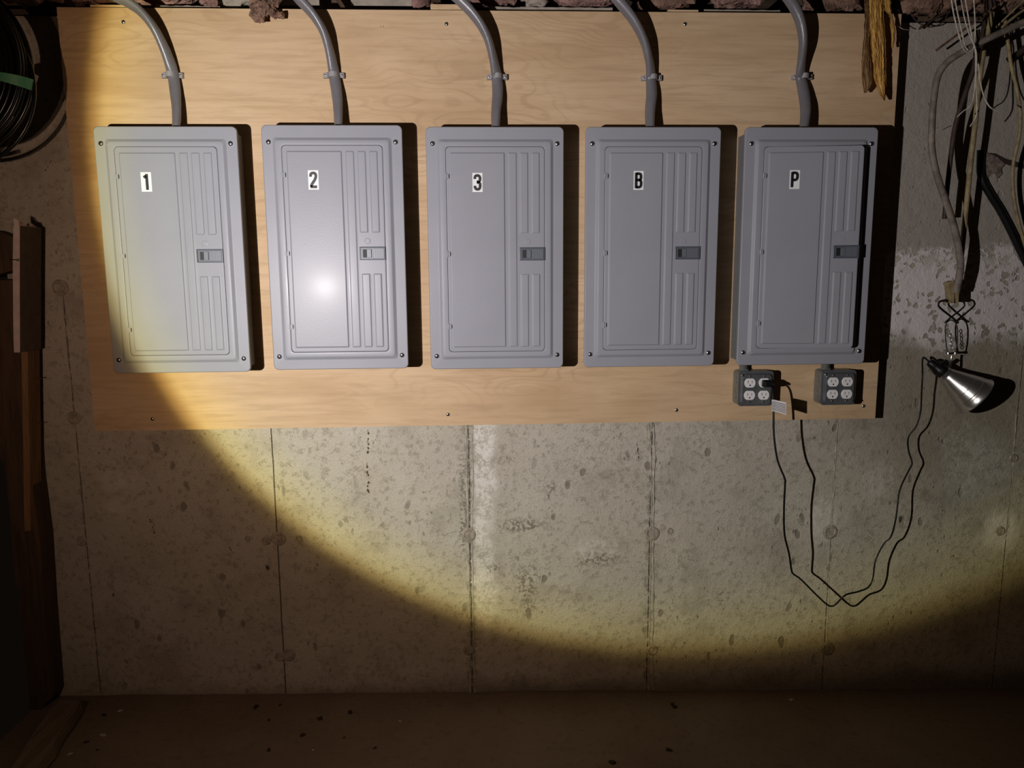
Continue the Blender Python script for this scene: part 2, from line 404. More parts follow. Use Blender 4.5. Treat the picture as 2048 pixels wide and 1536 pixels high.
def floor_mat():
    m = bpy.data.materials.new('dusty_floor_concrete'); m.use_nodes = True; N = NT(m.node_tree); b = m.node_tree.nodes['Principled BSDF']
    v = N.n('ShaderNodeTexCoord').outputs['Object']
    a = N.noise(v, 2.2, 6, .6, .4); f = N.noise(v, 45, 5, .6)
    col = N.ramp(a, [(.3, (.180, .130, .092)), (.7, (.250, .190, .140))])
    col = N.mix(N.math('MULTIPLY', N.ss(f, .5, .75), .4), col, (.12, .08, .05))
    N.put(b.inputs['Base Color'], col); b.inputs['Roughness'].default_value = .95; b.inputs['Specular IOR Level'].default_value = .1
    N.put(b.inputs['Normal'], N.bump(f, .5, .004)); return m
M_FLOOR = floor_mat()
M_PLUG = mat('tie_plug_mortar', (.31, .27, .215), .92, 0, .1, (70, .8, .004), .3, 60)
M_SEAM = mat('seam_mortar', (.40, .365, .295), .92, 0, .1, (90, .8, .004), .3, 40)

# ------------------------------------------------------------------ setting
XL = -1.60; XR = 2.5; WT = 2.162
def floor_z(x): return -.0 + (-.0265)*x + .012
HZ0 = P(10, 545, 0).z; HZ1 = P(10, 466, 0).z
mb = MB()
OPX = P(62, 1000, YW).x                      # edge of the opening at the left
zb_ = -.12
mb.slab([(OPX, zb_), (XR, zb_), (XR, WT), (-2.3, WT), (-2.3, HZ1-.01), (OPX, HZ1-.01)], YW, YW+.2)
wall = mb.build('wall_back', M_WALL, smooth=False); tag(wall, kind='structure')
mb = MB(); nx, ny = 60, 40; x0, x1, y0, y1 = OPX-.02, XR, -4.0, YW+.19
vsx = []
for j in range(ny+1):
    for i in range(nx+1):
        x = x0+(x1-x0)*i/nx; y = y0+(y1-y0)*j/ny
        vsx.append((x, y, floor_z(x) + .010*mn.noise(Vector((x*1.7, y*1.7, 3))) + .004*mn.noise(Vector((x*7, y*7, 0)))))
mb.add(vsx, [(j*(nx+1)+i, j*(nx+1)+i+1, (j+1)*(nx+1)+i+1, (j+1)*(nx+1)+i) for j in range(ny) for i in range(nx)])
o = len(mb.v)
mb.add([(x0, y0, -.25), (x1, y0, -.25), (x1, y1, -.25), (x0, y1, -.25)], [(0, 3, 2, 1)])
floor = mb.build('floor', M_FLOOR); tag(floor, kind='structure')

# form seams and tie plugs cast into the wall
def seam(pts, w, h, name='form_seam'):
    mb = MB(); path = [P(u, v, YW) for u, v in pts]; dense = []
    for a, b in zip(path, path[1:]):
        n = max(2, int((b-a).length/.012))
        dense += [a.lerp(b, k/n) for k in range(n)]
    dense.append(path[-1]); rings = []
    for i, p in enumerate(dense):
        ww = w*(.55+.9*abs(mn.noise(Vector((i*.31, w*99, p.x))))); hh = h*(.4+1.1*abs(mn.noise(Vector((i*.43, 7, p.x)))))
        ox = .0025*mn.noise(Vector((i*.25, 3, p.x*9)))
        rings.append([(p.x+ox-ww, YW+.002, p.z), (p.x+ox-ww*.5, YW-hh*.8, p.z), (p.x+ox+ww*.25, YW-hh, p.z), (p.x+ox+ww, YW+.002, p.z)])
    mb.loops(rings, 0, False, False, False)
    return mb.build(name, M_SEAM, wall, smooth=False)
seam([(932, 850), (934, 950), (937, 1070), (939, 1200), (941, 1385)], .0045, .005)
seam([(945, 850), (946, 960), (944, 1060), (947, 1220), (950, 1385)], .003, .004)
seam([(1298, 845), (1303, 950), (1302, 1070), (1300, 1200), (1297, 1300), (1296, 1380)], .003, .004)
seam([(1306, 845), (1310, 900), (1306, 1060), (1307, 1190), (1304, 1300), (1306, 1380)], .0035, .006)
seam([(1675, 845), (1668, 960), (1663, 1060)], .003, .004)
seam([(1660, 1070), (1657, 1180), (1654, 1297)], .0025, .003)
seam([(2033, 830), (2024, 960), (2016, 1055)], .0025, .003)
seam([(124, 592), (134, 690), (147, 820), (158, 930), (166, 1040), (172, 1120)], .002, .002)
def plug(u, v, r, deep=True):
    mb = MB(); p = P(u, v, YW); rings = []
    for rr_, hh in ((1.25, .0), (1.05, .0035), (.8, .004), (.62, .0012), (.25, .0016)):
        rings.append([(p.x + r*rr_*math.cos(a)*(1+.13*mn.noise(Vector((math.cos(a)*1.5+u, math.sin(a)*1.5, rr_)))), YW - hh - .0002, p.z + r*rr_*math.sin(a)*(1+.16*mn.noise(Vector((math.cos(a)*1.3, math.sin(a)*1.3+v, rr_))))) for a in [2*PI*k/18 for k in range(18)]])
    mb.loops(rings, 0, False, True)
    return mb.build('tie_plug', M_PLUG, wall)
for u, v, r in ((121, 575, .020), (148, 836, .017), (163, 1082, .014), (557, 1077, .019), (578, 1310, .018), (937, 1070, .020), (937, 1300, .015),
                (1304, 1067, .021), (1304, 1300, .016), (1660, 1064, .021), (1655, 1297, .020), (2027, 916, .012), (2000, 1062, .014), (533, 1081, .012), (560, 1313, .014), (598, 1077, .009), (1340, 1062, .009), (495, 1077, .007)):
    plug(u, v, r)

# jagged dirt streaks, cracks and spalls stuck on the wall
def streak(pts, w, m, h=.002, name='dirt_streak'):
    mb = MB(); path = [P(u, v, YW) for u, v in pts]
    for a, b in zip(path, path[1:]):
        n = max(2, int((b-a).length/.006))
        for k in range(n):
            if random.random() < .22: continue
            p = a.lerp(b, k/n) + Vector((random.uniform(-w, w)*.9, 0, random.uniform(-.002, .002))); s = w*random.uniform(.35, 1.1)
            poly = [(p.x+s*math.cos(t)*random.uniform(.6, 1.2), p.z+1.5*s*math.sin(t)*random.uniform(.6, 1.2)) for t in [2*PI*q/6 for q in range(6)]]
            mb.slab(poly, YW-h*random.uniform(.5, 1), YW+.001)
    o_ = mb.build(name, m, wall, smooth=False); o_['kind'] = 'stuff'; return o_
M_DIRT = mat('dried_dirt', (.10, .075, .035), .95, 0, .1)
streak([(737, 862), (736, 905), (735, 945), (737, 990)], .0035, M_DIRT)
streak([(722, 875), (727, 900)], .002, M_DIRT); streak([(757, 868), (740, 900)], .002, M_DIRT)
streak([(296, 1035), (308, 1052), (304, 1058), (312, 1068)], .0022, M_CHIP)
streak([(1274, 885), (1277, 915), (1280, 925)], .002, M_CHIP); streak([(660, 1150), (667, 1160), (658, 1166)], .0015, M_CHIP)
streak([(1436, 1035), (1436, 1062)], .002, M_CHIP); streak([(460, 1095), (466, 1106)], .002, M_CHIP)
streak([(1820, 465), (1836, 445)], .001, M_CHIP); streak([(1845, 300), (1852, 330)], .0012, M_CHIP); streak([(90, 345), (105, 315)], .0015, M_CHIP)
# spalled chip in the parging at the upper right
mb = MB(); pts = [(1958, 308), (1972, 306), (1985, 311), (1994, 316), (2000, 322), (2008, 328), (2000, 338), (2001, 348), (1994, 357), (1988, 345), (1978, 350), (1971, 357), (1966, 345), (1962, 335), (1957, 322)]
mb.slab([(P(u, v, YW).x, P(u, v, YW).z) for u, v in pts], YW-.006, YW+.01)
mb.build('spall', mat('spalled_mortar', (.20, .155, .13), .95, 0, .1, (60, .9, .006), .4, 60), wall, smooth=False)
mb = MB(); pts = [(1957, 304), (1990, 307), (2012, 318), (2048, 328), (2080, 334), (2080, 345), (2040, 336), (2016, 330), (1998, 322), (1972, 311)]
mb.slab([(P(u, v, YW).x, P(u, v, YW).z) for u, v in pts], YW-.002, YW+.01)
mb.build('crack', M_CHIP, wall, smooth=False)

# ------------------------------------------------------------------ plywood on furring strips
PLX, PZ0, PZ1 = 1.22, .78+DZ, 2.0+DZ
ply = thing('plywood_sheet', 'pale plywood backing board screwed to the concrete wall behind the five grey panels', 'plywood', (0, YP+.009, PZ0))
mb = MB(); mb.box(-PLX, YP, PZ0, PLX, 0, PZ1)
sheet = mb.build('board', M_PLY, ply, (0, -(YP+.009), -PZ0), smooth=False)
def screw_mesh(r=.0062, h=.0035, slot=True):
    mb = MB(); M = Matrix.Rotation(PI/2, 4, 'X')          # local +z -> -y
    mb.lathe([(r, -.001), (r, .0006), (r*.86, h*.6), (r*.5, h*.95), (r*.12, h)], 16, M)
    if slot:
        mb.box(-r*.8, -h-.0003, -r*.12, r*.8, -h*.55, r*.12, 1); mb.box(-r*.12, -h-.0003, -r*.55, r*.12, -h*.55, r*.55, 1)
    return mb.mesh('screw', [M_STEEL, M_HOLE])
SCREW = screw_mesh()
SCREWP = screw_mesh(slot=False)
def screw(parent, loc, rot=0., sc=1., me=None):
    o = bpy.data.objects.new('screw', me or SCREW); C.objects.link(o); o.parent = parent; o.location = loc
    o.rotation_euler = (0, rot, 0); o.scale = (sc,)*3; return o
for u, v in ((247, 44), (893, 48), (1370, 48), (305, 838), (896, 829), (1353, 820), (1727, 812)):
    p = P(u, v, YP); screw(ply, (p.x, p.y-(YP+.009), p.z-PZ0), random.uniform(0, 3), .95)
mb = MB()
for u, v in ((762, 53), (767, 53)):
    p = P(u, v, YP); mb.box(p.x-.001, YP-.0004, p.z-.0012, p.x+.001, YP+.001, p.z+.0012)
mb.build('nail_hole', M_HOLE, ply, (0, -(YP+.009), -PZ0))
for u0, u1, top, lab in ((180, 262, 9, 'pine furring strip end showing above the plywood beside panel 1 cable'), (861, 945, 8, 'pine furring strip end showing above the plywood beside the middle cable'),
                    (1336, 1397, 19, 'pine furring strip end barely showing above the plywood right of the fourth cable')):
    xa = P(u0, 15, 0).x; xb = P(u1, 15, 0).x; zt = P(u0, top, 0).z
    mb = MB(); mb.box(xa, .0015, PZ0+.03, xb, YW-.001, zt)
    s_ = mb.build('furring_strip', M_LUMBER, smooth=False); tag(s_, lab, 'furring', 'furring strips behind the plywood')

# ------------------------------------------------------------------ breaker panels
PW, PH, PD = .3896, .6859, .13
CZ = 1.3146 + DZ
RAISE = .0075
FR = YP - PD - YP                                     # placeholder
OY = YP                                               # panel origin on the board face
fy = -PD - OY                                         # flange front in local y
def cover_mesh():
    mb = MB(); x0, x1, z0, z1 = -PW/2, PW/2, 0, PH
    def L(il, it, ib, r, y): return rrect(x0+il, z0+ib, x1-il, z1-it, r, y)
    rings = [L(.0005, .0005, .0005, .013, fy+.010), L(0, 0, 0, .014, fy+.0025), L(.0012, .0012, .0012, .014, fy+.0004), L(.003, .003, .003, .013, fy),
             L(.029, .033, .028, .008, fy), L(.0315, .0355, .0305, .009, fy-.0012), L(.037, .041, .036, .010, fy-RAISE+.0012), L(.0395, .0435, .0385, .011, fy-RAISE),
             L(.0535, .0535, .0495, .011, fy-RAISE), L(.0548, .0548, .0508, .011, fy-RAISE+.001), L(.0548, .0548, .0508, .011, fy+.010)]
    mb.loops(rings, 0)
    return mb.mesh('cover', M_PAINT, True, 50)
DX0, DX1, DZ0, DZ1 = -PW/2+.0558, PW/2-.0558, .0518, PH-.0558
DW, DH = DX1-DX0, DZ1-DZ0
def sst(a, b, x):
    t = max(0, min(1, (x-a)/(b-a))); return t*t*(3-2*t)
RECTS = [(.05, .59, .03, .975, .0036), (.635, .712, .03, .975, .0026), (.752, .828, .03, .412, .0026), (.872, .946, .03, .412, .0026), (.758, .832, .616, .975, .0026), (.878, .950, .616, .975, .0026)]
def door_mesh():
    mb = MB(); bw = .0040; r = .011
    xs = {0., DW, .002, DW-.002}; zs = {0., DH, .002, DH-.002}
    for a, b, c, e, h in RECTS:
        for q in (a*DW, b*DW):
            for k in (-.9, -.5, -.2, .2, .5, .9): xs.add(q + k*bw/2*1.1)
        for q in ((1-c)*DH, (1-e)*DH):
            for k in (-.9, -.5, -.2, .2, .5, .9): zs.add(q + k*bw/2*1.1)
    for k in range(1, 7):
        t = r*(1-math.cos(k/6*PI/2)); xs |= {t, DW-t}; zs |= {t, DH-t}
    def clean(s):
        o = []
        for q in sorted(s):
            if not o or q-o[-1] > 1e-4: o.append(q)
        return o
    xs = clean(xs); zs = clean(zs)
    def hgt(x, z):
        h = 0
        for a, b, c, e, hh in RECTS:
            f = sst(a*DW-bw/2, a*DW+bw/2, x)*(1-sst(b*DW-bw/2, b*DW+bw/2, x))*sst((1-e)*DH-bw/2, (1-e)*DH+bw/2, z)*(1-sst((1-c)*DH-bw/2, (1-c)*DH+bw/2, z))
            h = max(h, hh*f)
        e = min(x, DW-x, z, DH-z); h -= .0010*(1-sst(0, .002, e)); return h
    def cor(x, z):           # squeeze the grid into rounded corners
        cx = min(x, DW-x); cz = min(z, DH-z)
        if cz < r:
            lim = r - math.sqrt(max(0, r*r-(r-cz)**2))
            if cx < r: nx_ = lim + (cx/r)*(r-lim); x = nx_ if x < DW/2 else DW-nx_
        return x, z
    idx = {}
    for j, z in enumerate(zs):
        for i, x in enumerate(xs):
            X, Z = cor(x, z); idx[i, j] = len(mb.v); mb.v.append((X, -hgt(x, z), Z))
    for j in range(len(zs)-1):
        for i in range(len(xs)-1): mb.face((idx[i, j], idx[i+1, j], idx[i+1, j+1], idx[i, j+1]))
    nI, nJ = len(xs)-1, len(zs)-1
    bd = [(i, 0) for i in range(nI)] + [(nI, j) for j in range(nJ)] + [(i, nJ) for i in range(nI, 0, -1)] + [(0, j) for j in range(nJ, 0, -1)]
    front = [idx[b] for b in bd]; o = len(mb.v)
    for q in front: v_ = mb.v[q]; mb.v.append((v_[0], .011, v_[2]))
    n = len(front)
    for k in range(n): mb.face((front[k], front[(k+1) % n], o+(k+1) % n, o+k))
    ins = []
    for q in front: v_ = mb.v[q]; ins.append(len(mb.v)); mb.v.append((v_[0] + (.0015 if v_[0] < DW/2 else -.0015), .011, v_[2]))
    for k in range(n): mb.face((o+k, o+(k+1) % n, ins[(k+1) % n], ins[k]))
    ins2 = []
    for q in ins: v_ = mb.v[q]; ins2.append(len(mb.v)); mb.v.append((v_[0], .0015, v_[2]))
    for k in range(n): mb.face((ins[k], ins[(k+1) % n], ins2[(k+1) % n], ins2[k]))
    mb.face(ins2)
    return mb.mesh('door', M_PAINT, True, 60)
def box_mesh():
    mb = MB(); bx = .177; z0, z1 = .010, PH-.010
    mb.box(-bx, fy+.011, z0, bx, -.0005, z1, 0)
    for sx in (-1, 1):
        for zc in (.10, .17, .24, .38, .45, .52, .60):
            M = Matrix.Translation((sx*bx, fy*.5, zc)) @ Matrix.Rotation(sx*PI/2, 4, 'Y')
            mb.lathe([(.014, 0), (.014, .0012), (.0125, .0014), (.008, .0014)], 18, M)
    for xc in (-.09, .09):
        for z, rot in ((z0, PI), (z1, 0)):
            M = Matrix.Translation((xc, fy*.5, z)) @ Matrix.Rotation(rot, 4, 'X')
            mb.lathe([(.02, 0), (.02, .0012), (.018, .0014), (.01, .0014)], 18, M)
    return mb.mesh('enclosure', M_BOX, True, 30)
def dead_front_mesh():
    mb = MB(); mb.box(-.137, fy+.0095, .055, .137, fy+.0108, PH-.058, 0)
    return mb.mesh('dead_front', M_DARKIN)
def hinge_mesh():
    mb = MB(); h = .0085
    mb.tube([(.0006, -.0018, -h), (.0006, -.0018, h)], .0022, 10)
    mb.box(.0006, -.0024, -h*.85, .0085, .0005, h*.85, b=.0008)
    mb.box(-.0062, -.0012, -h*.55, .0006, .0015, h*.55, b=.0006)
    mb.box(.0075, -.0026, -h*.6, .0095, -.0005, h*.6, 1)
    return mb.mesh('hinge', [M_PAINT, M_HOLE])
def latch_mesh():
    mb = MB(); w, h = .0735, .0375
    rings = [rrect(0, -h/2, w, h/2, .0012, .001, 2), rrect(0, -h/2, w, h/2, .0012, -.0030, 2), rrect(.001, -h/2+.001, w-.001, h/2-.001, .001, -.0038, 2),
             rrect(.003, -h/2+.003, w-.003, h/2-.003, .001, -.0038, 2), rrect(.0035, -h/2+.0035, w-.0035, h/2-.0035, .001, -.0018, 2)]
    mb.loops(rings, 0, False, True)
    mb.box(.009, -.0022, -.0115, .0215, -.0010, .0115, 1)              # finger hole
    mb.box(.0205, -.0052, -.0115, .033, -.0012, .0115, 2, b=.0008)     # slider
    mb.box(.0345, -.0034, -.0140, .069, -.0012, .0140, 2, b=.0008)
    for k in range(5): mb.box(.036+.0065*k, -.0040, -.012, .0385+.0065*k, -.003, .012, 2)
    return mb.mesh('latch', [M_LATCH, M_HOLE, M_LATCH2])
def mark_mesh():
    mb = MB(); M = Matrix.Rotation(PI/2, 4, 'X')
    mb.lathe([(.0088, -.0005), (.0086, .0006), (.0070, .0009), (.0066, .0003), (.001, .0003)], 24, M, cap0=False)
    return mb.mesh('embossed_mark', M_PAINT)
COVER, DOOR, ENC, DEAD, HINGE, LATCH, MARK = cover_mesh(), door_mesh(), box_mesh(), dead_front_mesh(), hinge_mesh(), latch_mesh(), mark_mesh()
GL = {'1': [[(.30, 0), (.30, 1)], [(.24, .88), (.10, .76)]],
 '2': [[(.065, .70), (.065, .80), (.10, .90), (.17, .93), (.25, .94), (.34, .93), (.40, .90), (.435, .78), (.42, .65), (.33, .48), (.15, .25), (.09, .14), (.075, .065)], [(.02, .065), (.49, .065)]],
 '3': [[(.065, .72), (.065, .82), (.11, .91), (.18, .94), (.25, .945), (.33, .93), (.40, .88), (.435, .78), (.42, .62), (.36, .55), (.2, .53)], [(.2, .51), (.36, .49), (.43, .42), (.435, .24), (.39, .11), (.33, .07), (.25, .06), (.17, .07), (.11, .11), (.065, .2), (.065, .29)]],
 'B': [[(.075, 0), (.075, 1)], [(.075, .935), (.28, .935), (.38, .90), (.41, .84), (.42, .74), (.41, .62), (.37, .56), (.28, .53), (.075, .53)], [(.28, .52), (.38, .49), (.43, .42), (.44, .29), (.42, .15), (.37, .09), (.29, .065), (.075, .065)]],
 'P': [[(.075, 0), (.075, 1)], [(.075, .935), (.29, .935), (.39, .90), (.43, .83), (.44, .70), (.42, .57), (.37, .51), (.29, .475), (.075, .475)]]}
def sticker_mesh(ch):
    mb = MB(); w, h = .0285, .0525
    mb.box(-w/2, -.0004, -h/2, w/2, .0001, h/2, 0)
    s = .043
    for st in GL[ch]:
        pts = [((x-.25)*s*.92, (z-.5)*s) for x, z in st]
        mb.stroke(pts, .0078, -.0009, -.0004, 1)
    return mb.mesh('number_sticker', [M_WHITE, M_BLACK], False)
CX = [-.9018, -.4458, .0091, .4606, .9194]
STK = [(293, 364), (627, 360), (955, 365), (1277, 361), (1587, 360)]
KEYS = ['1', '2', '3', 'B', 'P']
LAB = ['grey steel breaker panel with a black 1 sticker, leftmost, half lit yellow', 'grey steel breaker panel with a black 2 sticker and a bright glare spot',
       'grey steel breaker panel with a black 3 sticker, middle of the five', 'grey steel breaker panel with a black B sticker, between panels 3 and P',
       'grey steel breaker panel with a black P sticker, door ajar, above the outlet boxes']
for i in range(5):
    t = thing('breaker_panel', LAB[i], 'electrical panel', (CX[i], OY, CZ-PH/2 + (.0042 if i == 1 else 0)), 'breaker panels on the plywood')
    def ob(name, me, loc=(0, 0, 0), par=t, rot=None):
        o = bpy.data.objects.new(name, me); C.objects.link(o); o.parent = par; o.location = loc
        if rot is not None: o.rotation_euler = rot
        return o
    ob('enclosure', ENC); wn(ob('cover', COVER)); ob('dead_front', DEAD)
    dy = fy - RAISE - .0003
    door = ob('door', DOOR, (DX0, dy, DZ0), rot=(0, 0, math.radians(-6.3 if i == 4 else 0))); wn(door)
    for k, vv in enumerate((.139, .513, .872)): ob('hinge', HINGE, (DX0-.0008, dy, DZ0+(1-vv)*DH))
    ob('latch', LATCH, (DW-.0725, -.0002, (1-.515)*DH), door)
    ob('embossed_mark', MARK, (.822*DW, -.0002, (1-.455)*DH), door)
    p = P(*STK[i], OY+dy-.003)
    so = ob('number_sticker', sticker_mesh(KEYS[i]), (p.x-CX[i]-DX0, -.0038, p.z-t.location.z-DZ0), door)
    so['label'] = 'white sticker with a black %s' % KEYS[i]
    for sx, sz in ((-PW/2+.019, PH-.046), (PW/2-.019, PH-.046), (-PW/2+.018, .039), (PW/2-.018, .039)):
        screw(t, (sx, fy-.0002, sz), random.uniform(0, 3), 1.15)

# ------------------------------------------------------------------ grey feeder cables and their straps
CAB = [
 [(222, -14, -.105), (252, 2, -.098), (282, 24, -.088), (308, 56, -.075), (328, 95, -.058), (341, 130, -.044), (347, 155, -.036), (351, 190, -.045), (353, 220, -.058), (353, 262, -.075)],
 [(575, -25, -.105), (602, 2, -.098), (628, 32, -.088), (648, 66, -.073), (660, 105, -.055), (666, 135, -.043), (669, 155, -.036), (674, 190, -.045), (676, 220, -.058), (677, 262, -.075)],
 [(890, -25, -.105), (925, 5, -.098), (955, 40, -.088), (975, 76, -.073), (986, 115, -.055), (991, 140, -.043), (994, 158, -.036), (995, 190, -.045), (992, 222, -.058), (991, 262, -.075)],
 [(1212, -25, -.105), (1240, 5, -.098), (1268, 42, -.088), (1288, 82, -.073), (1298, 120, -.055), (1301, 142, -.043), (1302, 160, -.036), (1303, 190, -.045), (1300, 222, -.058), (1300, 262, -.075)],
 [(1555, -25, -.105), (1583, 5, -.098), (1600, 42, -.090), (1606, 82, -.078), (1603, 120, -.056), (1601, 142, -.044), (1602, 158, -.036), (1608, 190, -.047), (1611, 222, -.060), (1607, 262, -.075)]]
NM = ['leftmost', 'second', 'third', 'fourth', 'rightmost']
def strap(center, w, label):
    t = thing('cable_strap', label, 'cable strap', center, 'cable straps on the plywood')
    mb = MB(); h = .0068; n = 10; top = -.036; rc = w/2
    out = [(-rc-.015, 0), (-rc-.015, -.010), (-rc-.013, -.013), (-rc-.001, -.016)]
    for k in range(n+1):
        a = PI - PI*k/n; out.append((rc*math.cos(a)*1.0, -.012 - (abs(top)-.012)*math.sin(a)))
    out += [(rc+.001, -.016), (rc+.013, -.013), (rc+.015, -.010), (rc+.015, 0)]
    inn = [(rc-.002, -.001)] + [((rc-.0025)*math.cos(PI*k/n), -.010 - (abs(top)-.0135)*math.sin(PI*k/n)) for k in range(n+1)] + [(-rc+.002, -.001)]
    poly = out + inn; N_ = len(poly)
    vs_ = [(x, y, -h) for x, y in poly] + [(x, y, h) for x, y in poly]
    mb.add(vs_, [tuple(range(N_)), tuple(range(2*N_-1, N_-1, -1))] + [(i, N_+i, N_+(i+1) % N_, (i+1) % N_) for i in range(N_)])
    mb.build('strap', M_CLAMP, t)
    for sx in (-1, 1): screw(t, (sx*(rc+.0085), -.0135, 0), random.random(), .55, SCREWP)
for i, path in enumerate(CAB):
    p0 = path[0]; ext = [(p0[0]-190, p0[1]-130, -.145), (p0[0]-90, p0[1]-66, -.125)]
    mb = MB(); pts = ppath(ext + path, 7)
    mb.tube(pts, .0158, 16, 0, True, .74, .07)
    c = mb.build('feeder_cable', M_CABLE, ang=80)
    tag(c, '%s thick grey cable curving down from the joists to the panel marked %s' % (NM[i], KEYS[i]), 'cable', 'grey feeder cables above the panels')
    p = P(path[6][0], path[6][1]-2, YP); p.y = YP
    strap(p, .031, 'small grey plastic strap holding the %s of the five thick grey cables' % NM[i])

# ------------------------------------------------------------------ outlet boxes below panel P
def outlet(x, z, lab, plugged):
    t = thing('outlet_box', lab, 'outlet box', (x, YP, z-.0535), 'metal outlet boxes under panel P')
    b = .0535; mb = MB()
    mb.loops([rrect(-b+.002, .002, b-.002, 2*b-.002, .008, -.0003), rrect(-b, 0, b, 2*b, .010, -.003), rrect(-b, 0, b, 2*b, .010, -.0525)], 0, True, True)
    for zc in (.03, .077):
        for sx in (-1, 1):
            M = Matrix.Translation((sx*b, -.027, zc)) @ Matrix.Rotation(sx*PI/2, 4, 'Y'); mb.lathe([(.011, 0), (.011, .001), (.007, .0012)], 16, M)
    mb.build('back_box', M_GALV, t)
    mb = MB(); y = -.053
    mb.loops([rrect(-b-.001, -.001, b+.001, 2*b+.001, .010, y), rrect(-b-.001, -.001, b+.001, 2*b+.001, .010, y-.0018), rrect(-b+.006, .006, b-.006, 2*b-.006, .010, y-.0025),
              rrect(-b+.0075, .0075, b-.0075, 2*b-.0075, .010, y-.009), rrect(-b+.010, .010, b-.010, 2*b-.010, .010, y-.0115)], 0, True, True)
    mb.build('cover_plate', M_GALV2, t)
    fy_ = y-.0115
    for sx in (-.0222, .0222):
        for sz in (-.0192, .0192):
            mb = MB(); w, h = .0172, .0142
            def face(s, yy):
                o_ = []
                for k in range(28):
                    a = 2*PI*k/28; xx = w*math.cos(a); zz = max(-h, min(h, w*math.sin(a)))
                    o_.append((xx*s, yy, zz*s))
                return o_
            mb.loops([face(1, .001), face(1, -.0022), face(.94, -.0032)], 0, False, True)
            f = mb.build('receptacle', M_RECP, t, (sx, fy_, b+sz))
            mb = MB()
            mb.box(-.0072, -.0035, -.0005, -.0058, -.003, .0075); mb.box(.0052, -.0035, .0, .0066, -.003, .0070)
            M = Matrix.Translation((-.0003, -.003, -.0068)) @ Matrix.Rotation(PI/2, 4, 'X'); mb.lathe([(.0024, 0), (.0024, .0005)], 12, M)
            mb.build('slots', M_HOLE, f)
        for sz in (-.040, .040): screw(t, (sx, fy_, b+sz), .3, .55)
    for sx, sz in ((-.044, .095), (.044, .012)): screw(t, (sx, y-.009, sz), .3, .8)
    # conduit nipple up to the panel
    mb = MB(); top = CZ-PH/2+.012-(z-.0535)
    mb.tube([(-.028, -.022, 2*b-.002), (-.030, -.024, 2*b+.008), (-.036, -.032, top-.006), (-.038, -.034, top)], .0125, 14)
    mb.lathe([(.0165, 0), (.0165, .004)], 6, Matrix.Translation((-.028, -.022, 2*b)))
    mb.build('conduit_nipple', M_GALV, t)
    return t, fy_
OBY = YP-.064
pa = P(1513.5, 778, OBY); pb = P(1679.5, 776, OBY)
ta, fyy = outlet(pa.x, pa.z, 'square metal four outlet box with a black plug in it, below panel P', True)
tb, _ = outlet(pb.x, pb.z, 'square metal four outlet box with nothing plugged in, right end of plywood', False)

# ------------------------------------------------------------------ work lamp, its cord, plug and tag
lamp = thing('clamp_work_lamp', 'aluminium clamp work lamp with black socket hanging by its clamp from old cables', 'work lamp', P(1905, 700, -.03))
LO = lamp.location
def lp(pts): return [Vector(p)-LO for p in pts]
sock0 = P(1862, 727, -.075); neck = P(1890, 746, -.055)
ax_ = Vector((.75, -.22, -.60)).normalized()
q = ax_.to_track_quat('Z', 'Y').to_matrix().to_4x4()
base = P(1884, 743, -.030)
M = Matrix.Translation(base - LO) @ q
LSC = 1.0
def S(pr): return [(r*LSC, h*LSC) for r, h in pr]
mb = MB()
prof = [(.020, .004), (.0235, .006), (.0235, .016), (.026, .020), (.0275, .026), (.0485, .078), (.0497, .0785), (.0497, .081), (.0575, .101), (.0587, .1015), (.0587, .104), (.0665, .124), (.0690, .1265), (.0690, .1285), (.0675, .1285), (.0650, .123), (.0590, .104), (.049, .078), (.0262, .026), (.0222, .018), (.0190, .006)]
mb.lathe(S(prof), 48, M, 0, False, False)
mb.build('reflector_shade', M_ALU, lamp, ang=25)
mb = MB()
mb.lathe(S([(.004, -.050), (.011, -.049), (.0135, -.044), (.0155, -.030), (.0165, -.020), (.0205, -.014), (.0215, -.004), (.0215, .006), (.018, .010)]), 24, M, 0)
for k in range(10):
    a = 2*PI*k/10; mm = M @ Matrix.Rotation(a, 4, 'Z')
    mb.add([mm @ Vector(v) for v in ((.0165, -.0015, -.028), (.0165, .0015, -.028), (.0195, .0015, -.030), (.0195, -.0015, -.030), (.0195, -.0015, -.018), (.0195, .0015, -.018), (.0225, .0015, -.016), (.0225, -.0015, -.016))], [(0, 1, 2, 3), (4, 5, 6, 7), (0, 1, 5, 4), (3, 2, 6, 7)])
mb.build('lamp_socket', M_RUBBER, lamp)
# key switch
mb = MB(); kp = P(1889, 722, -.09) - LO
mb.tube(lp([P(1880, 730, -.045), P(1893, 722, -.035)]), .006, 10); mb.build('switch_key', M_RUBBER, lamp)
# bulb inside
mb = MB(); mb.lathe(S([(.008, .02), (.013, .035), (.022, .055), (.0255, .070), (.022, .084), (.012, .093), (.002, .095)]), 20, M); mb.build('bulb', M_RECP, lamp)
# swivel: screw post between clamp bail and shade neck
mb = MB(); yb = -.032
sp_ = [P(1903, 711, yb), P(1902, 722, yb), P(1899, 735, yb-.01)]
mb.tube(lp(sp_), .0032, 10)
mb.tube(lp([P(1895.5, 707, yb), P(1911, 706, yb)]), .0034, 10)
for uu in (1896, 1910): mb.lathe([(.002, -.004), (.0052, -.003), (.0052, .003), (.002, .004)], 10, Matrix.Translation(P(uu, 706.5, yb)-LO))
mb.build('swivel_post', M_STEEL, lamp)
# silver wire bail
mb = MB()
mb.tube(lp(ppath([(1895, 706, yb), (1892, 685, yb), (1890.5, 660, yb), (1893, 646, yb), (1902, 640, yb), (1911, 646, yb), (1915, 660, yb), (1914.5, 685, yb), (1911, 706, yb)], 6)), .0019, 8)
mb.build('wire_bail', M_STEEL, lamp)
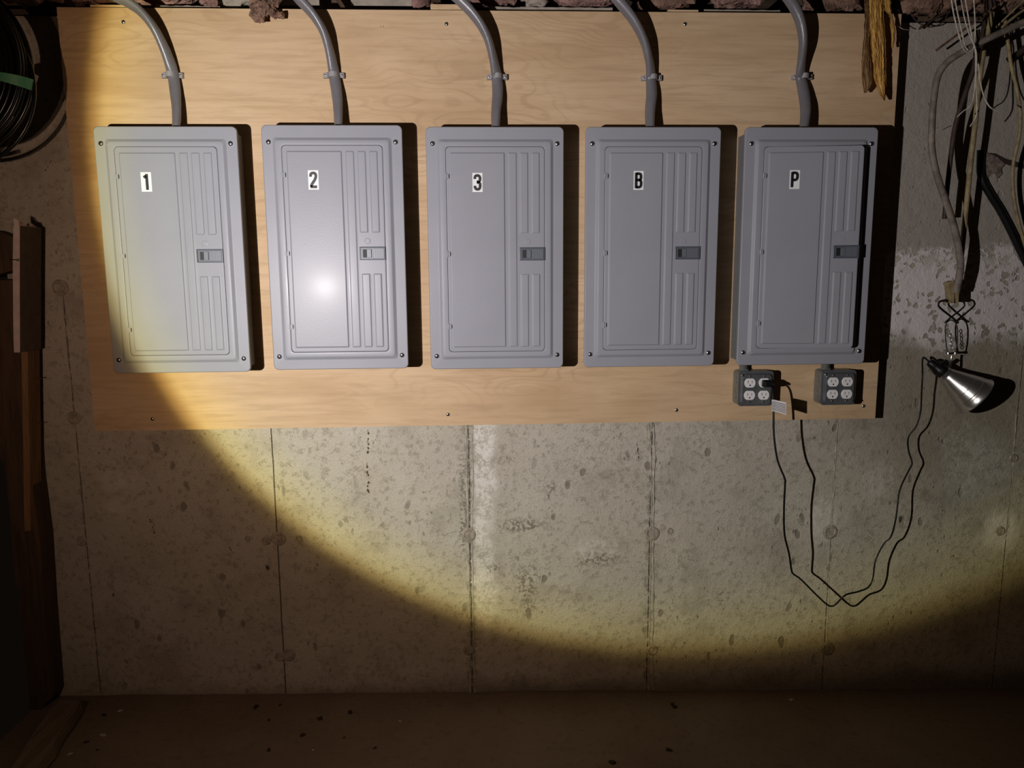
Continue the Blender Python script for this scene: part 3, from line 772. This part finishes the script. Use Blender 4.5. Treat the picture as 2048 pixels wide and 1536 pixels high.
# chain links inside the bail
mb = MB()
for k in range(5):
    c0 = P(1901+.6*k, 664+8*k, yb); ring = []
    for a in range(12):
        aa = 2*PI*a/12; dx = .0035*math.cos(aa); dz = .0062*math.sin(aa)
        ring.append(c0 + (Vector((dx, 0, dz)) if k % 2 else Vector((0, dx, dz))))
    mb.tube(lp(ring+[ring[0]]), .0011, 6, caps=False)
mb.build('safety_chain', M_STEEL, lamp)
# black sprung clamp: two crossing strap arms, each with a rounded shoulder, and wooden-looking jaw pads
yc = -.03
for side, nm in ((1, 'a'), (-1, 'b')):
    def sx_(u): return 1903 + (u-1903)*side
    arm = ppath([(sx_(1917), 646, yc), (sx_(1908), 638, yc+.004*side), (sx_(1898), 630, yc+.004*side), (sx_(1884), 619, yc), (sx_(1877), 611, yc), (sx_(1880), 603, yc), (sx_(1892), 601, yc), (sx_(1896), 604, yc)], 5)
    mb = MB(); mb.tube(lp(arm), .0042, 10, flat=.55); mb.build('clamp_arm', M_WIREBLK, lamp, ang=70)
    mb = MB()
    j0 = P(sx_(1897.5), 565, yc); j1 = P(sx_(1900), 606, yc)
    w = .0085
    mb.slab([(j0.x-w-LO.x, j0.z-LO.z), (j0.x+w*.8-LO.x, j0.z+.006-LO.z), (j1.x+w-LO.x, j1.z-LO.z), (j1.x-w*.6-LO.x, j1.z-LO.z)], yc-.014-LO.y, yc+.012-LO.y)
    mb.build('clamp_jaw', M_YELWIRE, lamp, smooth=False)

cord_px = [(1532, 769, 40), (1541, 770, 45), (1546, 784, 52), (1547, 824, 55), (1548, 872, 56), (1555, 920, 57), (1569, 956, 59), (1570, 970, 58), (1568, 1016, 55), (1569, 1068, 54), (1578, 1107, 48), (1583, 1140, 41), (1587, 1148, 40),
           (1602, 1159, 40), (1631, 1188, 43), (1654, 1209, 44), (1665, 1212, 44), (1673, 1207, 45), (1691, 1190, 47), (1717, 1183, 40), (1737, 1174, 30), (1746, 1155, 28), (1751, 1121, 28), (1768, 1087, 26), (1782, 1073, 28), (1792, 1035, 31),
           (1799, 982, 27), (1816, 944, 24), (1824, 926, 23), (1817, 901, 21), (1817, 874, 22), (1832, 853, 24), (1841, 824, 25), (1843, 790, 26), (1845, 748, 28), (1850, 730, 32), (1858, 724, 36)]
plug_y = YP-.064-.012
pts = []
for k, (u, v, s) in enumerate(cord_px):
    y = depth_from_shadow(u, v, s)
    if k < 2: y = plug_y-.018-.004*k
    if k == 2: y = (plug_y-.03 + depth_from_shadow(1547, 824, 55))/2
    pts.append(P(u, v, y))
pts[-2] = base - ax_*(.066*LSC) + Vector((-.006, 0, .002)); pts[-1] = base - ax_*(.046*LSC)
cord_t = thing('power_cord', 'thin black lamp cord looping down the concrete from the outlet box to work lamp', 'cord', pts[3])
CO = cord_t.location
mb = MB(); path = cat(pts, 5); path = [p-CO for p in path]
mb.tube(path, .0030, 8, flat=.8); mb.build('cord', M_RUBBER, cord_t, ang=80)
# plug
mb = MB(); c0 = P(1531.4, 766.5, plug_y)
mb.loops([[(x, c0.y-.0005, z) for x, _, z in rrect(c0.x-.0125, c0.z-.0105, c0.x+.0125, c0.z+.0105, .004, 0)], [(x, c0.y-.016, z) for x, _, z in rrect(c0.x-.0125, c0.z-.0105, c0.x+.0125, c0.z+.0105, .004, 0)],
          [(x+.003, c0.y-.024, z) for x, _, z in rrect(c0.x-.009, c0.z-.008, c0.x+.009, c0.z+.008, .004, 0)]], 0, True, True)
mb.tube([c0+Vector((.004, -.018, 0)), c0+Vector((.017, -.022, 0)), c0+Vector((.022, -.024, -.004))], .0055, 10, rfun=lambda t: 1-.35*t)
pl = mb.build('plug', M_RUBBER, cord_t, -CO)
# paper tag folded round the cord
ty = pts[3].y - .004
mb = MB(); A = P(1543.5, 799, ty); B = P(1551, 800, ty); D = P(1572.5, 805, ty-.004); E_ = P(1572.5, 830, ty-.004); G_ = P(1551, 823, ty); H_ = P(1543.5, 822.5, ty)
th = Vector((0, .0008, 0))
vv_ = [A, B, D, E_, G_, H_]; mb.add(vv_ + [p+th for p in vv_], [(0, 1, 4, 5), (1, 2, 3, 4), (11, 10, 7, 6), (10, 9, 8, 7)] + [(i, (i+1) % 6, 6+(i+1) % 6, 6+i) for i in range(6)])
for k in range(6):
    t0 = .16 + k*.135; t1 = t0 + .055
    for (a, b, e, f, u0, u1) in ((A, B, G_, H_, 0, 1), (B, D, E_, G_, 0, .95)):
        off = Vector((0, -.0005, 0))
        def at(s, t): return (a.lerp(b, s)).lerp(f.lerp(e, s), t) + off
        mb.add([at(u0, t0), at(u1, t0), at(u1, t1), at(u0, t1)], [(0, 1, 2, 3)], 1)
tg = mb.build('cord_tag', [M_PAPER, mat('grey_print', (.12, .11, .11), .6)], cord_t, -CO, smooth=False); tg['label'] = 'white paper tag with rows of fine grey print'

# ------------------------------------------------------------------ old cables and wires at the upper right
def wire(name, path, r, m, label, catg='cable', group=None, seg=10, n=6, flat=1., tw=0.):
    mb = MB(); mb.tube(ppath(path, n), r, seg, flat=flat, twist=tw); o = mb.build(name, m, ang=80)
    return tag(o, label, catg, group)
wire('old_cable', [(2090, 28, -.16), (2048, 44, -.16), (2000, 66, -.16), (1950, 90, -.16), (1918, 108, -.16), (1893, 126, -.158), (1876, 152, -.155), (1868, 195, -.15), (1864, 250, -.145), (1864, 300, -.135), (1874, 350, -.12), (1891, 400, -.10), (1907, 450, -.085), (1918, 500, -.07), (1921, 540, -.055), (1912, 585, -.046)],
     .0108, M_OLDWIRE, 'thick dusty grey cable arching from the top right down to the lamp clamp', flat=.85, tw=.03)
wire('old_cable', [(1985, 25, -.05), (1975, 70, -.05), (1965, 115, -.05), (1957, 180, -.048), (1950, 250, -.045), (1942, 320, -.040), (1934, 400, -.034), (1927, 470, -.030), (1920, 530, -.026), (1909, 590, -.024)],
     .0084, M_YELWIRE, 'dusty tan cable hanging nearly straight down into the lamp clamp', flat=.9)
wire('old_cable', [(1955, 60, -.075), (1949, 130, -.07), (1928, 195, -.065), (1911, 250, -.06), (1902, 310, -.055), (1894, 380, -.052), (1889, 438, -.05)],
     .0068, M_DARKWIRE, 'short dark brown cable stub with a free end beside the thick grey cable')
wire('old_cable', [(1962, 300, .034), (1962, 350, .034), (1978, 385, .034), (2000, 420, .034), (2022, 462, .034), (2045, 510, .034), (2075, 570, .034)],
     .0115, M_RUBBER, 'black strip added in place of a shadow, slanting down the wall to the right frame edge')  # added black tube standing in for a slanting shadow strip, not a real cable
wire('old_cable', [(1985, -10, .0), (1978, 50, -.0), (1962, 110, .0)], .019, M_DARKWIRE, 'fat dark cable stub at the top right behind the bundle')
wire('old_cable', [(2010, 40, -.03), (2016, 85, -.03), (2022, 130, -.03), (2034, 180, -.028), (2041, 235, -.025), (2037, 280, -.02), (2028, 320, -.012), (2025, 360, -.006), (2030, 410, -.002), (2047, 480, -.004), (2075, 560, -.004)],
     .0052, M_YELWIRE, 'thin tan cable wandering down the right edge of wall')
wire('rusty_rod', [(1872, 101, -.035), (1930, 58, -.045), (1998, 8, -.06)], .0032, M_RUST, 'rusty thin rod slanting up behind the pale wires', 'rod')
for path, r, lab in (([(1901, -12, -.09), (1908, 30, -.088), (1918, 70, -.080), (1926, 95, -.070), (1934, 105, -.062), (1943, 100, -.062)], .0022, 'pale wire looping under the grey cable, leftmost of the bundle'),
                     ([(1908, -12, -.09), (1916, 30, -.088), (1925, 70, -.080), (1930, 92, -.072), (1936, 100, -.068)], .0022, 'pale wire just right of the leftmost looping wire'),
                     ([(1920, -12, -.092), (1930, 40, -.088), (1941, 75, -.082), (1950, 100, -.078), (1951, 140, -.075), (1948, 190, -.07), (1940, 212, -.066), (1927, 222, -.06), (1914, 234, -.055)], .0017, 'pale wire dangling to a left bent tip beside the tan cable'),
                     ([(1929, -12, -.095), (1936, 30, -.092), (1945, 78, -.088), (1953, 110, -.084), (1952, 160, -.082), (1954, 215, -.08), (1951, 236, -.078), (1940, 253, -.074)], .0019, 'longest pale wire, its tip bent left over the tan cable'),
                     ([(1947, -12, -.09), (1950, 40, -.088), (1950, 80, -.085), (1946, 100, -.08)], .0019, 'pale wire coming straight down to grey cable, rightmost of the bundle'),
                     ([(1957, 128, -.082), (1960, 160, -.082), (1967, 190, -.08), (1979, 213, -.078), (1996, 223, -.074)], .0019, 'pale wire tail curling right below the grey cable')):
    wire('loose_wire', [(a, b, c-.105) for a, b, c in path], r, M_PALEWIRE, lab, 'wire', 'pale loose wires', seg=6)
wire('loose_wire', [(1876, 0, -.05), (1858, 30, -.04), (1838, 57, -.02)], .0014, M_RUST, 'thin brown wire slanting down near the corner of the plywood', 'wire', 'brown stray wires', seg=6)
wire('loose_wire', [(1820, 26, -.0), (1836, 45, .0), (1862, 54, -.002), (1886, 44, -.0), (1897, 26, -.0)], .0018, M_DARKWIRE, 'dark wire sagging in a curve right of the plywood corner', 'wire', 'brown stray wires', seg=6)
wire('loose_wire', [(1838, 58, .01), (1865, 40, .0), (1900, 22, -.01)], .0034, M_DARKWIRE, 'dark stick of wire lying up against top of the wall', 'wire', 'brown stray wires', seg=6)
wire('loose_wire', [(1793, 50, -.03), (1806, 58, -.02), (1819, 60, -.0)], .0013, M_PALEWIRE, 'short pale wire end crossing the right edge of plywood', 'wire', 'pale loose wires', seg=6)
wire('tie_wire', [(1859, 263, -.053), (1866, 259, -.055), (1876, 255, -.05)], .0011, M_PALEWIRE, 'thin pale tie wire wrapped across thick grey cable', 'wire', seg=6)
wire('loose_wire', [(2060, -10, -.06), (2030, 18, -.05), (2005, 42, -.04), (1992, 55, -.03)], .0030, M_YELWIRE, 'tan wire fraying down at the top right corner', 'wire', 'brown stray wires', seg=6)
wire('loose_wire', [(2056, 15, -.055), (2036, 28, -.05), (2015, 45, -.045), (2002, 56, -.04)], .0042, M_YELWIRE, 'thicker tan strand just under the fraying wire', 'wire', 'brown stray wires', seg=6)
wire('old_cable', [(2080, 60, .0), (2050, 95, .0), (2035, 108, .005), (2016, 120, .01)], .009, M_DARKWIRE, 'dark cable coming in at right edge above the tan cable')

# ------------------------------------------------------------------ split wood hanging from the joists
def jag(label, name, outline, y, thick, m, ridges, amp, group):
    # outline: list of (v, u_left, u_right) in picture rows -> ragged slab standing at depth y
    mb = MB(); rows = []; rnd = random.Random(len(outline)*13+int(outline[0][1]))
    n = ridges*4; V = [o_[0] for o_ in outline]; v = V[0]
    while v <= V[-1]: rows.append(v); v += 3.0
    fr = []; bk = []
    for v in rows:
        for a, b in zip(outline, outline[1:]):
            if a[0] <= v <= b[0]: t = (v-a[0])/(b[0]-a[0]); ul = a[1]+(b[1]-a[1])*t; ur = a[2]+(b[2]-a[2])*t; break
        ul += 1.6*mn.noise(Vector((v*.11, 5, ul*.01))) + 1.0*mn.noise(Vector((v*.4, 8, 0))); ur += 1.6*mn.noise(Vector((v*.12, 15, 1))) + 1.0*mn.noise(Vector((v*.45, 18, 0)))
        f_, b_ = [], []
        for k in range(n+1):
            u = ul+(ur-ul)*k/n
            rg = abs(mn.noise(Vector((k/n*ridges*1.6, v*.012, 4)))) + .5*abs(mn.noise(Vector((k/n*ridges*4, v*.05, 9))))
            edge = min(k, n-k)/n
            dpt = y - thick*.5*min(1, edge*8) + amp*rg*1.5
            f_.append(P(u, v, dpt)); b_.append(P(u, v, y+thick*.5*min(1, edge*8)))
        fr.append(f_); bk.append(b_)
    rings = [f_ + b_[::-1] for f_, b_ in zip(fr, bk)]
    mb.loops(rings, 0, True, True)
    o_ = mb.build(name, m, smooth=False); return tag(o_, label, 'wood', group)
G_W = 'split wood hanging at top right'
jag('largest golden splinter of split wood hanging over the upper right corner of plywood', 'wood_splinter', [(-30, 1739, 1768), (30, 1738, 1767), (80, 1740, 1771), (130, 1746, 1772), (160, 1747, 1772), (180, 1755, 1772), (195, 1764, 1771), (201, 1768, 1770)], -.060, .020, M_SPLIT, 5, .010, G_W)
jag('dark reddish splinter hanging left of the large golden one', 'wood_splinter', [(-30, 1729, 1740), (40, 1729, 1739), (80, 1727, 1738), (130, 1723, 1742), (165, 1724, 1745), (178, 1726, 1740), (186, 1728, 1732)], -.056, .012, M_STUD2, 4, .008, G_W)
jag('short pale splinter right of the large golden one', 'wood_splinter', [(-30, 1770, 1781), (22, 1769, 1782), (30, 1778, 1785), (60, 1781, 1791), (80, 1782, 1789), (98, 1783, 1786)], -.055, .010, M_SPLIT, 3, .006, G_W)

# ------------------------------------------------------------------ joist bay above: sill, rim board, insulation
mb = MB(); mb.box(-2.2, YW+.055, WT+.001, XR, YW+.19, WT+.036); s_ = mb.build('sill_plate', M_SILL, smooth=False); tag(s_, 'dark sill plate lying along the top of the concrete wall', 'sill plate')
mb = MB(); mb.box(-2.2, YW+.20, WT-.03, XR, YW+.24, WT+.27); s_ = mb.build('rim_joist', M_SILL, smooth=False); tag(s_, 'dark rim board standing behind the insulation above the wall', 'rim board')
mb = MB(); mb.box(-2.2, -1.2, WT+.28, XR, YW+.24, WT+.30); s_ = mb.build('ceiling', M_SILL, smooth=False); tag(s_, kind='structure')
jx = 0
for u, lab in ((90, 'above the left corner of the plywood'), (545, 'above the insulation tuft'), (870, 'above the middle furring strip'), (1245, 'between the third and fourth cables'), (1520, 'left of the rightmost cable'), (1760, 'behind the hanging split wood')):
    x = P(u, 5, .1).x; mb = MB(); mb.box(x-.019, -1.0, WT+.05, x+.019, YW+.195, WT+.279); s_ = mb.build('ceiling_joist', M_SILL, smooth=False)
    tag(s_, 'dark ceiling joist end ' + lab, 'joist', 'ceiling joists')
def lump(name, u0, u1, v0, v1, y, dy, m, lab, group, seed, amp=.35, catg='insulation'):
    v0 -= 55 if y > .03 else 0
    a = P(u0, v1, y); b = P(u1, v0, y); c = (a+b)/2; sx, sz = abs(b.x-a.x)/2, abs(b.z-a.z)/2
    mb = MB(); nu, nv = max(24, int(sx*220)), 22; rings = []
    for j in range(1, nv):
        th = PI*j/nv; rg = []
        for i in range(nu):
            ph = 2*PI*i/nu; d_ = Vector((math.sin(th)*math.cos(ph), math.sin(th)*math.sin(ph), math.cos(th)))
            def sq(t, e=.55): return math.copysign(abs(t)**e, t)
            q_ = Vector((sq(d_.x, .5)*sx, sq(d_.y, .7)*dy, sq(d_.z, .6)*sz)) + c
            nz = mn.fractal(q_*26+Vector((seed, 0, 0)), .6, 2.2, 4) + .6*mn.noise(q_*70)
            q_ += d_*nz*amp*min(sz, .045); rg.append(q_)
        rings.append(rg)
    mb.loops(rings, 0, True, True); o_ = mb.build(name, m, ang=75)
    return tag(o_, lab, catg, group)
GI = 'insulation pieces above the plywood'
lump('insulation_batt', 128, 400, -30, 9, .10, .05, M_INS, 'pink insulation clump above the top left of the plywood', GI, 1)
lump('insulation_batt', 405, 428, -12, 12, .05, .025, M_INS, 'small pink insulation clump right of the leftmost cable', GI, 2, .6)
lump('insulation_batt', 430, 510, -20, 10, .09, .04, M_KRAFT, 'torn paper faced insulation left of the hanging tuft', GI, 3, .5)
lump('insulation_batt', 825, 864, -30, 14, .04, .025, M_INS, 'pink insulation tail hanging left of the middle furring strip', GI, 4, .6)
lump('insulation_batt', 925, 1038, -30, 11, .09, .04, M_INS, 'pink insulation behind the third cable', GI, 5)
lump('insulation_batt', 1048, 1100, -18, 12, .055, .025, M_KRAFT, 'grey wad of paper facing right of the third cable', GI, 6, .6)
lump('insulation_batt', 1105, 1235, -30, 14, .07, .04, M_INS, 'broad pink insulation piece between the third and fourth cables', GI, 7)
lump('insulation_batt', 1262, 1392, -30, 17, .08, .045, M_INSB, 'brownish insulation right of the fourth cable', GI, 8)
lump('insulation_batt', 1425, 1560, -30, 16, .07, .045, M_INS, 'pink insulation left of the rightmost cable', GI, 9)
lump('insulation_batt', 1600, 1735, -30, 22, .08, .045, M_INSB, 'dark insulation between the rightmost cable and hanging wood', GI, 10, .6)
lump('insulation_batt', 1790, 1905, -40, 26, .03, .05, M_INSB, 'reddish brown insulation over the wall right of the hanging wood', GI, 11, .4)
lump('insulation_batt', 1915, 2090, -45, 14, .02, .05, M_INSB, 'dark insulation behind the wires at the top right corner', GI, 12, .5)
lump('insulation_batt', -40, 112, -60, -2, -.02, .06, M_INSB, 'dark insulation behind the black coil at top left', GI, 13, .5)
for u0, u1, v0, v1, lab in ((312, 440, 11, 15, 'thin pale paper edge just above plywood right of the leftmost cable'), (978, 1040, 13, 17, 'thin pale paper edge right behind the third cable'), (1040, 1225, 14, 19, 'long thin pale paper edge above plywood between the third and fourth cables'),
                            (1408, 1560, 19, 22, 'thin pale paper edge above plywood left of the rightmost cable')):
    mb = MB(); top, bot = [], []; n = 40
    for k in range(n+1):
        u = u0+(u1-u0)*k/n; j = 1.8*mn.noise(Vector((u*.06, 3, v0)))
        a = P(u, v0+j+2*k/n, .035); b = P(u, v1+4+2*k/n, .035); top.append((a.x, a.z)); bot.append((b.x, b.z))
    for k in range(n): mb.slab([bot[k], bot[k+1], top[k+1], top[k]], .034, .037)
    s_ = mb.build('paper_facing', M_KRAFT, smooth=False); tag(s_, lab, 'paper', 'paper facing edges above the plywood')
# three lath sticks slanting in the bay
for (u0, v0, u1, v1), lab in (((632, -20, 652, 18), 'left slanting stick in the joist bay right of the second cable'), ((664, -20, 688, 18), 'middle slanting stick in the joist bay right of the second cable')):
    mb = MB(); mb.tube([P(u0, v0, .08), P(u1, v1, .06)], .008, 4); s_ = mb.build('wood_stick', M_STUD, smooth=False); tag(s_, lab, 'stick', 'sticks in the joist bay')
mb = MB(); a = P(702, -12, .14); b = P(842, 15, .14); mb.box(a.x, .13, b.z, b.x, .15, a.z); s_ = mb.build('blocking_board', M_KRAFT, smooth=False); tag(s_, 'pale brown board filling the joist bay right of the slanting sticks', 'board')
mb = MB(); a = P(466, -12, .14); b = P(640, 14, .14); mb.box(a.x, .13, b.z, b.x, .15, a.z); s_ = mb.build('blocking_board', M_KRAFT, smooth=False); tag(s_, 'pale brown board in the joist bay behind the second cable', 'board')
# tuft of insulation hanging over the plywood
def tuft():
    mb = MB(); parts_ = [((497, 562), (-20, 12), -.055), ((500, 552), (0, 30), -.06), ((502, 530), (18, 43), -.06), ((535, 558), (15, 34), -.055), ((553, 570), (22, 38), -.05)]
    for s, ((u0, u1), (v0, v1), y) in enumerate(parts_):
        a = P(u0, v1, y); b = P(u1, v0, y); c = (a+b)/2; sx, sz = abs(b.x-a.x)/2, abs(b.z-a.z)/2; rings = []; nu, nv = 26, 18
        for j in range(1, nv):
            th = PI*j/nv; rg = []
            for i in range(nu):
                ph = 2*PI*i/nu; d_ = Vector((math.sin(th)*math.cos(ph), math.sin(th)*math.sin(ph), math.cos(th)))
                q_ = Vector((d_.x*sx, d_.y*.024, d_.z*sz))+c; nz = mn.fractal(q_*38, .6, 2.2, 4)+.7*mn.noise(q_*90); q_ += d_*nz*.45*min(sx, sz, .03); rg.append(q_)
            rings.append(rg)
        mb.loops(rings, 0, True, True)
    for k in range(14):
        u = random.uniform(505, 566); v = 28+random.uniform(-4, 8); p0 = P(u, v, -.055); d_ = Vector((random.uniform(-.008, .014), random.uniform(-.006, .004), random.uniform(-.012, .004)))
        mb.tube(cat([p0, p0+d_*.6+Vector((.001, 0, 0)), p0+d_], 3), .0007, 5)
    return mb.build('insulation_tuft', M_INSB, smooth=False)
tag(tuft(), 'ragged brown insulation tuft hanging over plywood left of the second cable', 'insulation')

# ------------------------------------------------------------------ black coil at the upper left
yc_ = depth_from_shadow(60, 130, 76); cc = P(-128, 128, yc_); R0 = (P(60, 130, yc_) - cc).length
coil = thing('tubing_coil', 'coil of black tubing with green tape hanging at top left corner', 'coil', (cc.x, cc.y, cc.z))
mb = MB(); pts = []; turns = 30; rnd = random.Random(4); prm = []
for k in range(turns+1):
    lay = k % 6; r = R0 - .007 - .0098*lay - rnd.uniform(0, .004); prm.append((r, (k//6-2.5)*.0105 + rnd.uniform(-.003, .003), rnd.uniform(-.006, .006), rnd.uniform(-.006, .006)))
seg = 72
for k in range(turns):
    a_, b_ = prm[k], prm[k+1]
    for i in range(seg):
        t = i/seg; tt = sst(.4, .6, t); r, dy_, ox, oz = [a_[q_]+(b_[q_]-a_[q_])*tt for q_ in range(4)]
        an = 2*PI*t + PI*.5
        pts.append((r*math.cos(an)+ox, dy_, r*math.sin(an)*1.0+oz))
mb.tube(pts, .0058, 7); mb.build('tubing', M_COIL, coil, ang=80)
mb = MB(); pts = []
for i in range(90):
    an = 2*PI*i/60+2; r = R0*.93 + .012*math.sin(an*1.5); pts.append((r*math.cos(an)+.02, -.02+.05*i/90, r*math.sin(an)-.03))
mb.tube(pts, .0052, 7); mb.build('loose_turn', M_COIL, coil, ang=80)
# tape wrapped across the bundle
mb = MB(); ang0 = math.atan2(P(40, 165, yc_).z-cc.z, P(40, 165, yc_).x-cc.x)
rings = []
for q_ in (-.105, .105):
    an = ang0 + q_*.55; ring = []
    for k in range(20):
        b_ = 2*PI*k/20; rad = R0-.036 + .046*math.cos(b_); ring.append((rad*math.cos(an), .040*math.sin(b_), rad*math.sin(an)))
    rings.append(ring)
mb.loops(rings, 0); tp = mb.build('tape_band', M_TAPE, coil, ang=80); tp['label'] = 'green tape band'
# second, thinner hank behind it
hk = P(20, 60, 0.0)
mb = MB(); pts = []
for i in range(200):
    t = i/199*4*2*PI; r = .17+.006*math.sin(t*.7); pts.append((cc.x-.09 + r*math.cos(t)*.9+.012*math.sin(t/4), -.03-.004*(i/50), cc.z-.02 + r*1.15*math.sin(t)))
mb.tube(pts, .0045, 7); s_ = mb.build('wire_hank', M_DARKWIRE, ang=80); tag(s_, 'loose hank of thin dark cable hanging behind the black tubing coil', 'coil')

# ------------------------------------------------------------------ left: remains of a partition beside the opening
def pslab(name, poly, y0, y1, m, parent=None):
    mb = MB(); mb.slab([(P(u, v, y0).x, P(u, v, y0).z) for u, v in poly], y0, y1); return mb.build(name, m, parent, smooth=False)
s_ = pslab('jamb_post', [(-40, 560), (36, 560), (47, 720), (64, 960), (80, 1080), (89, 1223), (103, 1396), (62, 1440), (52, 1330), (39, 1222), (43, 1186), (30, 1163), (22, 1050), (10, 930), (-20, 880)], -.035, YW-.002, M_STUD)
tag(s_, 'rough brown timber post leaning beside the dark opening at left', 'post')
s_ = pslab('header_beam', [(-70, 456), (0, 464), (30, 476), (30, 540), (0, 548), (-70, 556)], -.012, YW+.12, M_STUD)
tag(s_, 'brown timber beam end reaching in from the left above the post', 'beam')
# 2x4 batten standing off, its narrow front bright and its side receding to the wall
def edge_board(name, rows, yf, yb, th, m_side, m_front, lab, catg, jagtop=None):
    # rows: (v, u_frontleft, u_frontright) ; front strip at yf, side face recedes to yb
    mb = MB(); rings = []
    for k, (v, ul, ur) in enumerate(rows):
        a = P(ul, v, yf); b = P(ur, v, yf); z = a.z
        rings.append([(a.x, yf, z), (b.x, yf, z), (b.x, yb, z), (a.x, yb, z)])
    o0 = len(mb.v); mb.loops(rings, 0, True, True)
    for i, f in enumerate(mb.f):
        ys = [mb.v[q_][1] for q_ in f]
        if max(ys) - min(ys) < 1e-6 and abs(ys[0]-yf) < 1e-6: mb.m[i] = 1
    o_ = mb.build(name, [m_side, m_front], smooth=False)
    return tag(o_, lab, catg)
edge_board('batten', [(690, 42, 55), (800, 44.5, 57), (900, 46.5, 59), (1000, 47.5, 60), (1062, 49, 61)], -.050, .012, .04, M_STUD2, M_STUD2, 'golden brown wooden batten upright below the drywall scrap', 'batten')
edge_board('drywall_scrap', [(452, 26.5, 39.5), (520, 25.5, 39.5), (600, 26, 39.5), (680, 27, 40), (705, 28, 40)], -.105, .002, .012, M_GYP, M_GYPW, 'torn upright strip of drywall with a pale edge at the left', 'drywall')
dw = bpy.data.objects['drywall_scrap']
mb = MB()     # torn top
a = P(26.5, 452, -.105); b = P(39.5, 452, -.105)
prof = [(-.1045, .022), (-.094, .010), (-.080, .013), (-.066, .003), (-.050, .002), (-.036, .012), (-.022, .004), (-.008, .001), (.001, .001), (.001, 0), (0, 0)]
for (ya, za), (yb_, zb2) in zip(prof[:-2], prof[1:-1]):
    if abs(ya-yb_) < 1e-5: continue
    xl = a.x+.0006+.003*random.random(); xr = b.x-.0006-.003*random.random()
    vs_ = [(xl, ya, a.z+za), (xr, ya, a.z+za*.7), (xr, yb_, a.z+zb2*.8), (xl, yb_, a.z+zb2), (xl, ya, a.z-.0005), (xr, ya, a.z-.0005), (xr, yb_, a.z-.0005), (xl, yb_, a.z-.0005)]
    mb.add(vs_, [(0, 1, 2, 3), (4, 7, 6, 5), (0, 4, 5, 1), (1, 5, 6, 2), (2, 6, 7, 3), (3, 7, 4, 0)])
mb.build('torn_top', M_GYPW, dw, smooth=False)
for u, v, y in ((28, 520, -.112),):
    mb = MB(); p = P(u, v, y); mb.tube([p+Vector((-.012, 0, .001)), p+Vector((.010, -.002, 0))], .0014, 6); mb.tube([p+Vector((.010, -.002, 0)), p+Vector((.012, -.002, 0))], .004, 8)
    mb.build('nail', M_STEEL, dw)
bt = bpy.data.objects['batten']
mb = MB(); p = P(70, 756, -.004); mb.tube([p, p+Vector((.02, -.004, 0))], .0013, 6); mb.build('nail', M_STEEL, bt)
mb = MB(); p = P(72, 845, -.004); mb.tube([p, p+Vector((.02, -.004, 0))], .0013, 6); mb.build('nail', M_STEEL, bt)
# sole plate on the floor running from the wall towards the viewer
zt = floor_z(-1.5)+.045
A0, A1 = PZ(112, 1398, zt), PZ(162, 1400, zt); B0, B1 = PZ(22, 1536, zt), PZ(72, 1536, zt)
e0 = B0+(B0-A0)*.9; e1 = B1+(B1-A1)*.9
mb = MB(); n = 14; rings = []
for k in range(n+1):
    t = k/n; l = A0.lerp(e0, t); r = A1.lerp(e1, t); j = .006*mn.noise(Vector((k*.7, 2, 0))); j2 = .008*mn.noise(Vector((k*.9, 5, 0)))
    y = min(l.y, YW-.004) if k == 0 else l.y
    rings.append([(l.x+j, y, zt), (r.x+j2, min(r.y, YW-.004), zt-.002+j*.3), (r.x+j2+.003, min(r.y, YW-.004), floor_z(-1.5)+.004), (l.x+j, y, floor_z(-1.5)+.004)])
mb.loops(rings, 0, True, True); s_ = mb.build('sole_plate', M_PLATE, smooth=False); tag(s_, 'rough grey brown wooden sole plate on the floor at bottom left', 'timber')

# ------------------------------------------------------------------ crumbs on the floor
CR = [(208, 1430, 1, .007), (172, 1484, 1, .006), (205, 1471, 0, .008), (140, 1508, 0, .006), (605, 1470, 1, .008), (538, 1500, 1, .006), (626, 1500, 0, .004), (750, 1496, 1, .006), (688, 1475, 1, .004), (640, 1437, 1, .009), (700, 1424, 1, .008),
      (512, 1414, 1, .009), (1345, 1410, 1, .008), (1350, 1415, 1, .008), (1582, 1400, 0, .007), (1337, 1500, 1, .008), (560, 1410, 1, .005), (538, 1440, 1, .005), (240, 1421, 0, .006), (800, 1442, 0, .004), (1225, 1525, 1, .008), (195, 1500, 1, .004)]
for k, (u, v, dk_, r) in enumerate(CR):
    p = PZ(u, v, .0); fz = floor_z(p.x) + .010*mn.noise(Vector((p.x*1.7, p.y*1.7, 3))) + .004*mn.noise(Vector((p.x*7, p.y*7, 0))); p = PZ(u, v, fz)
    fz = floor_z(p.x) + .010*mn.noise(Vector((p.x*1.7, p.y*1.7, 3))) + .004*mn.noise(Vector((p.x*7, p.y*7, 0)))
    p.y = min(p.y, YW-.01-r)
    mb = MB(); rnd = random.Random(k); an = rnd.uniform(0, 3)
    def pt(a, rr_, z): x = rr_*math.cos(a)*r*1.5; y = rr_*math.sin(a)*r; return (x*math.cos(an)-y*math.sin(an), x*math.sin(an)+y*math.cos(an), z)
    js = [rnd.uniform(.7, 1.2) for _ in range(7)]
    mb.loops([[pt(2*PI*i/7, js[i], 0) for i in range(7)], [pt(2*PI*i/7, js[i]*.9, r*.45) for i in range(7)], [pt(2*PI*i/7, js[i]*.45, r*.7) for i in range(7)]], 0, True, True)
    o_ = mb.build('debris_chip', M_CHIP if dk_ else M_CHIPW, loc=(p.x, p.y, fz-.001), smooth=False)
    tag(o_, ('small dark crumb of debris lying on the bare concrete floor' if dk_ else 'small pale chip of debris lying on the bare concrete floor'), 'debris', 'dark crumbs on the floor' if dk_ else 'pale chips on the floor')
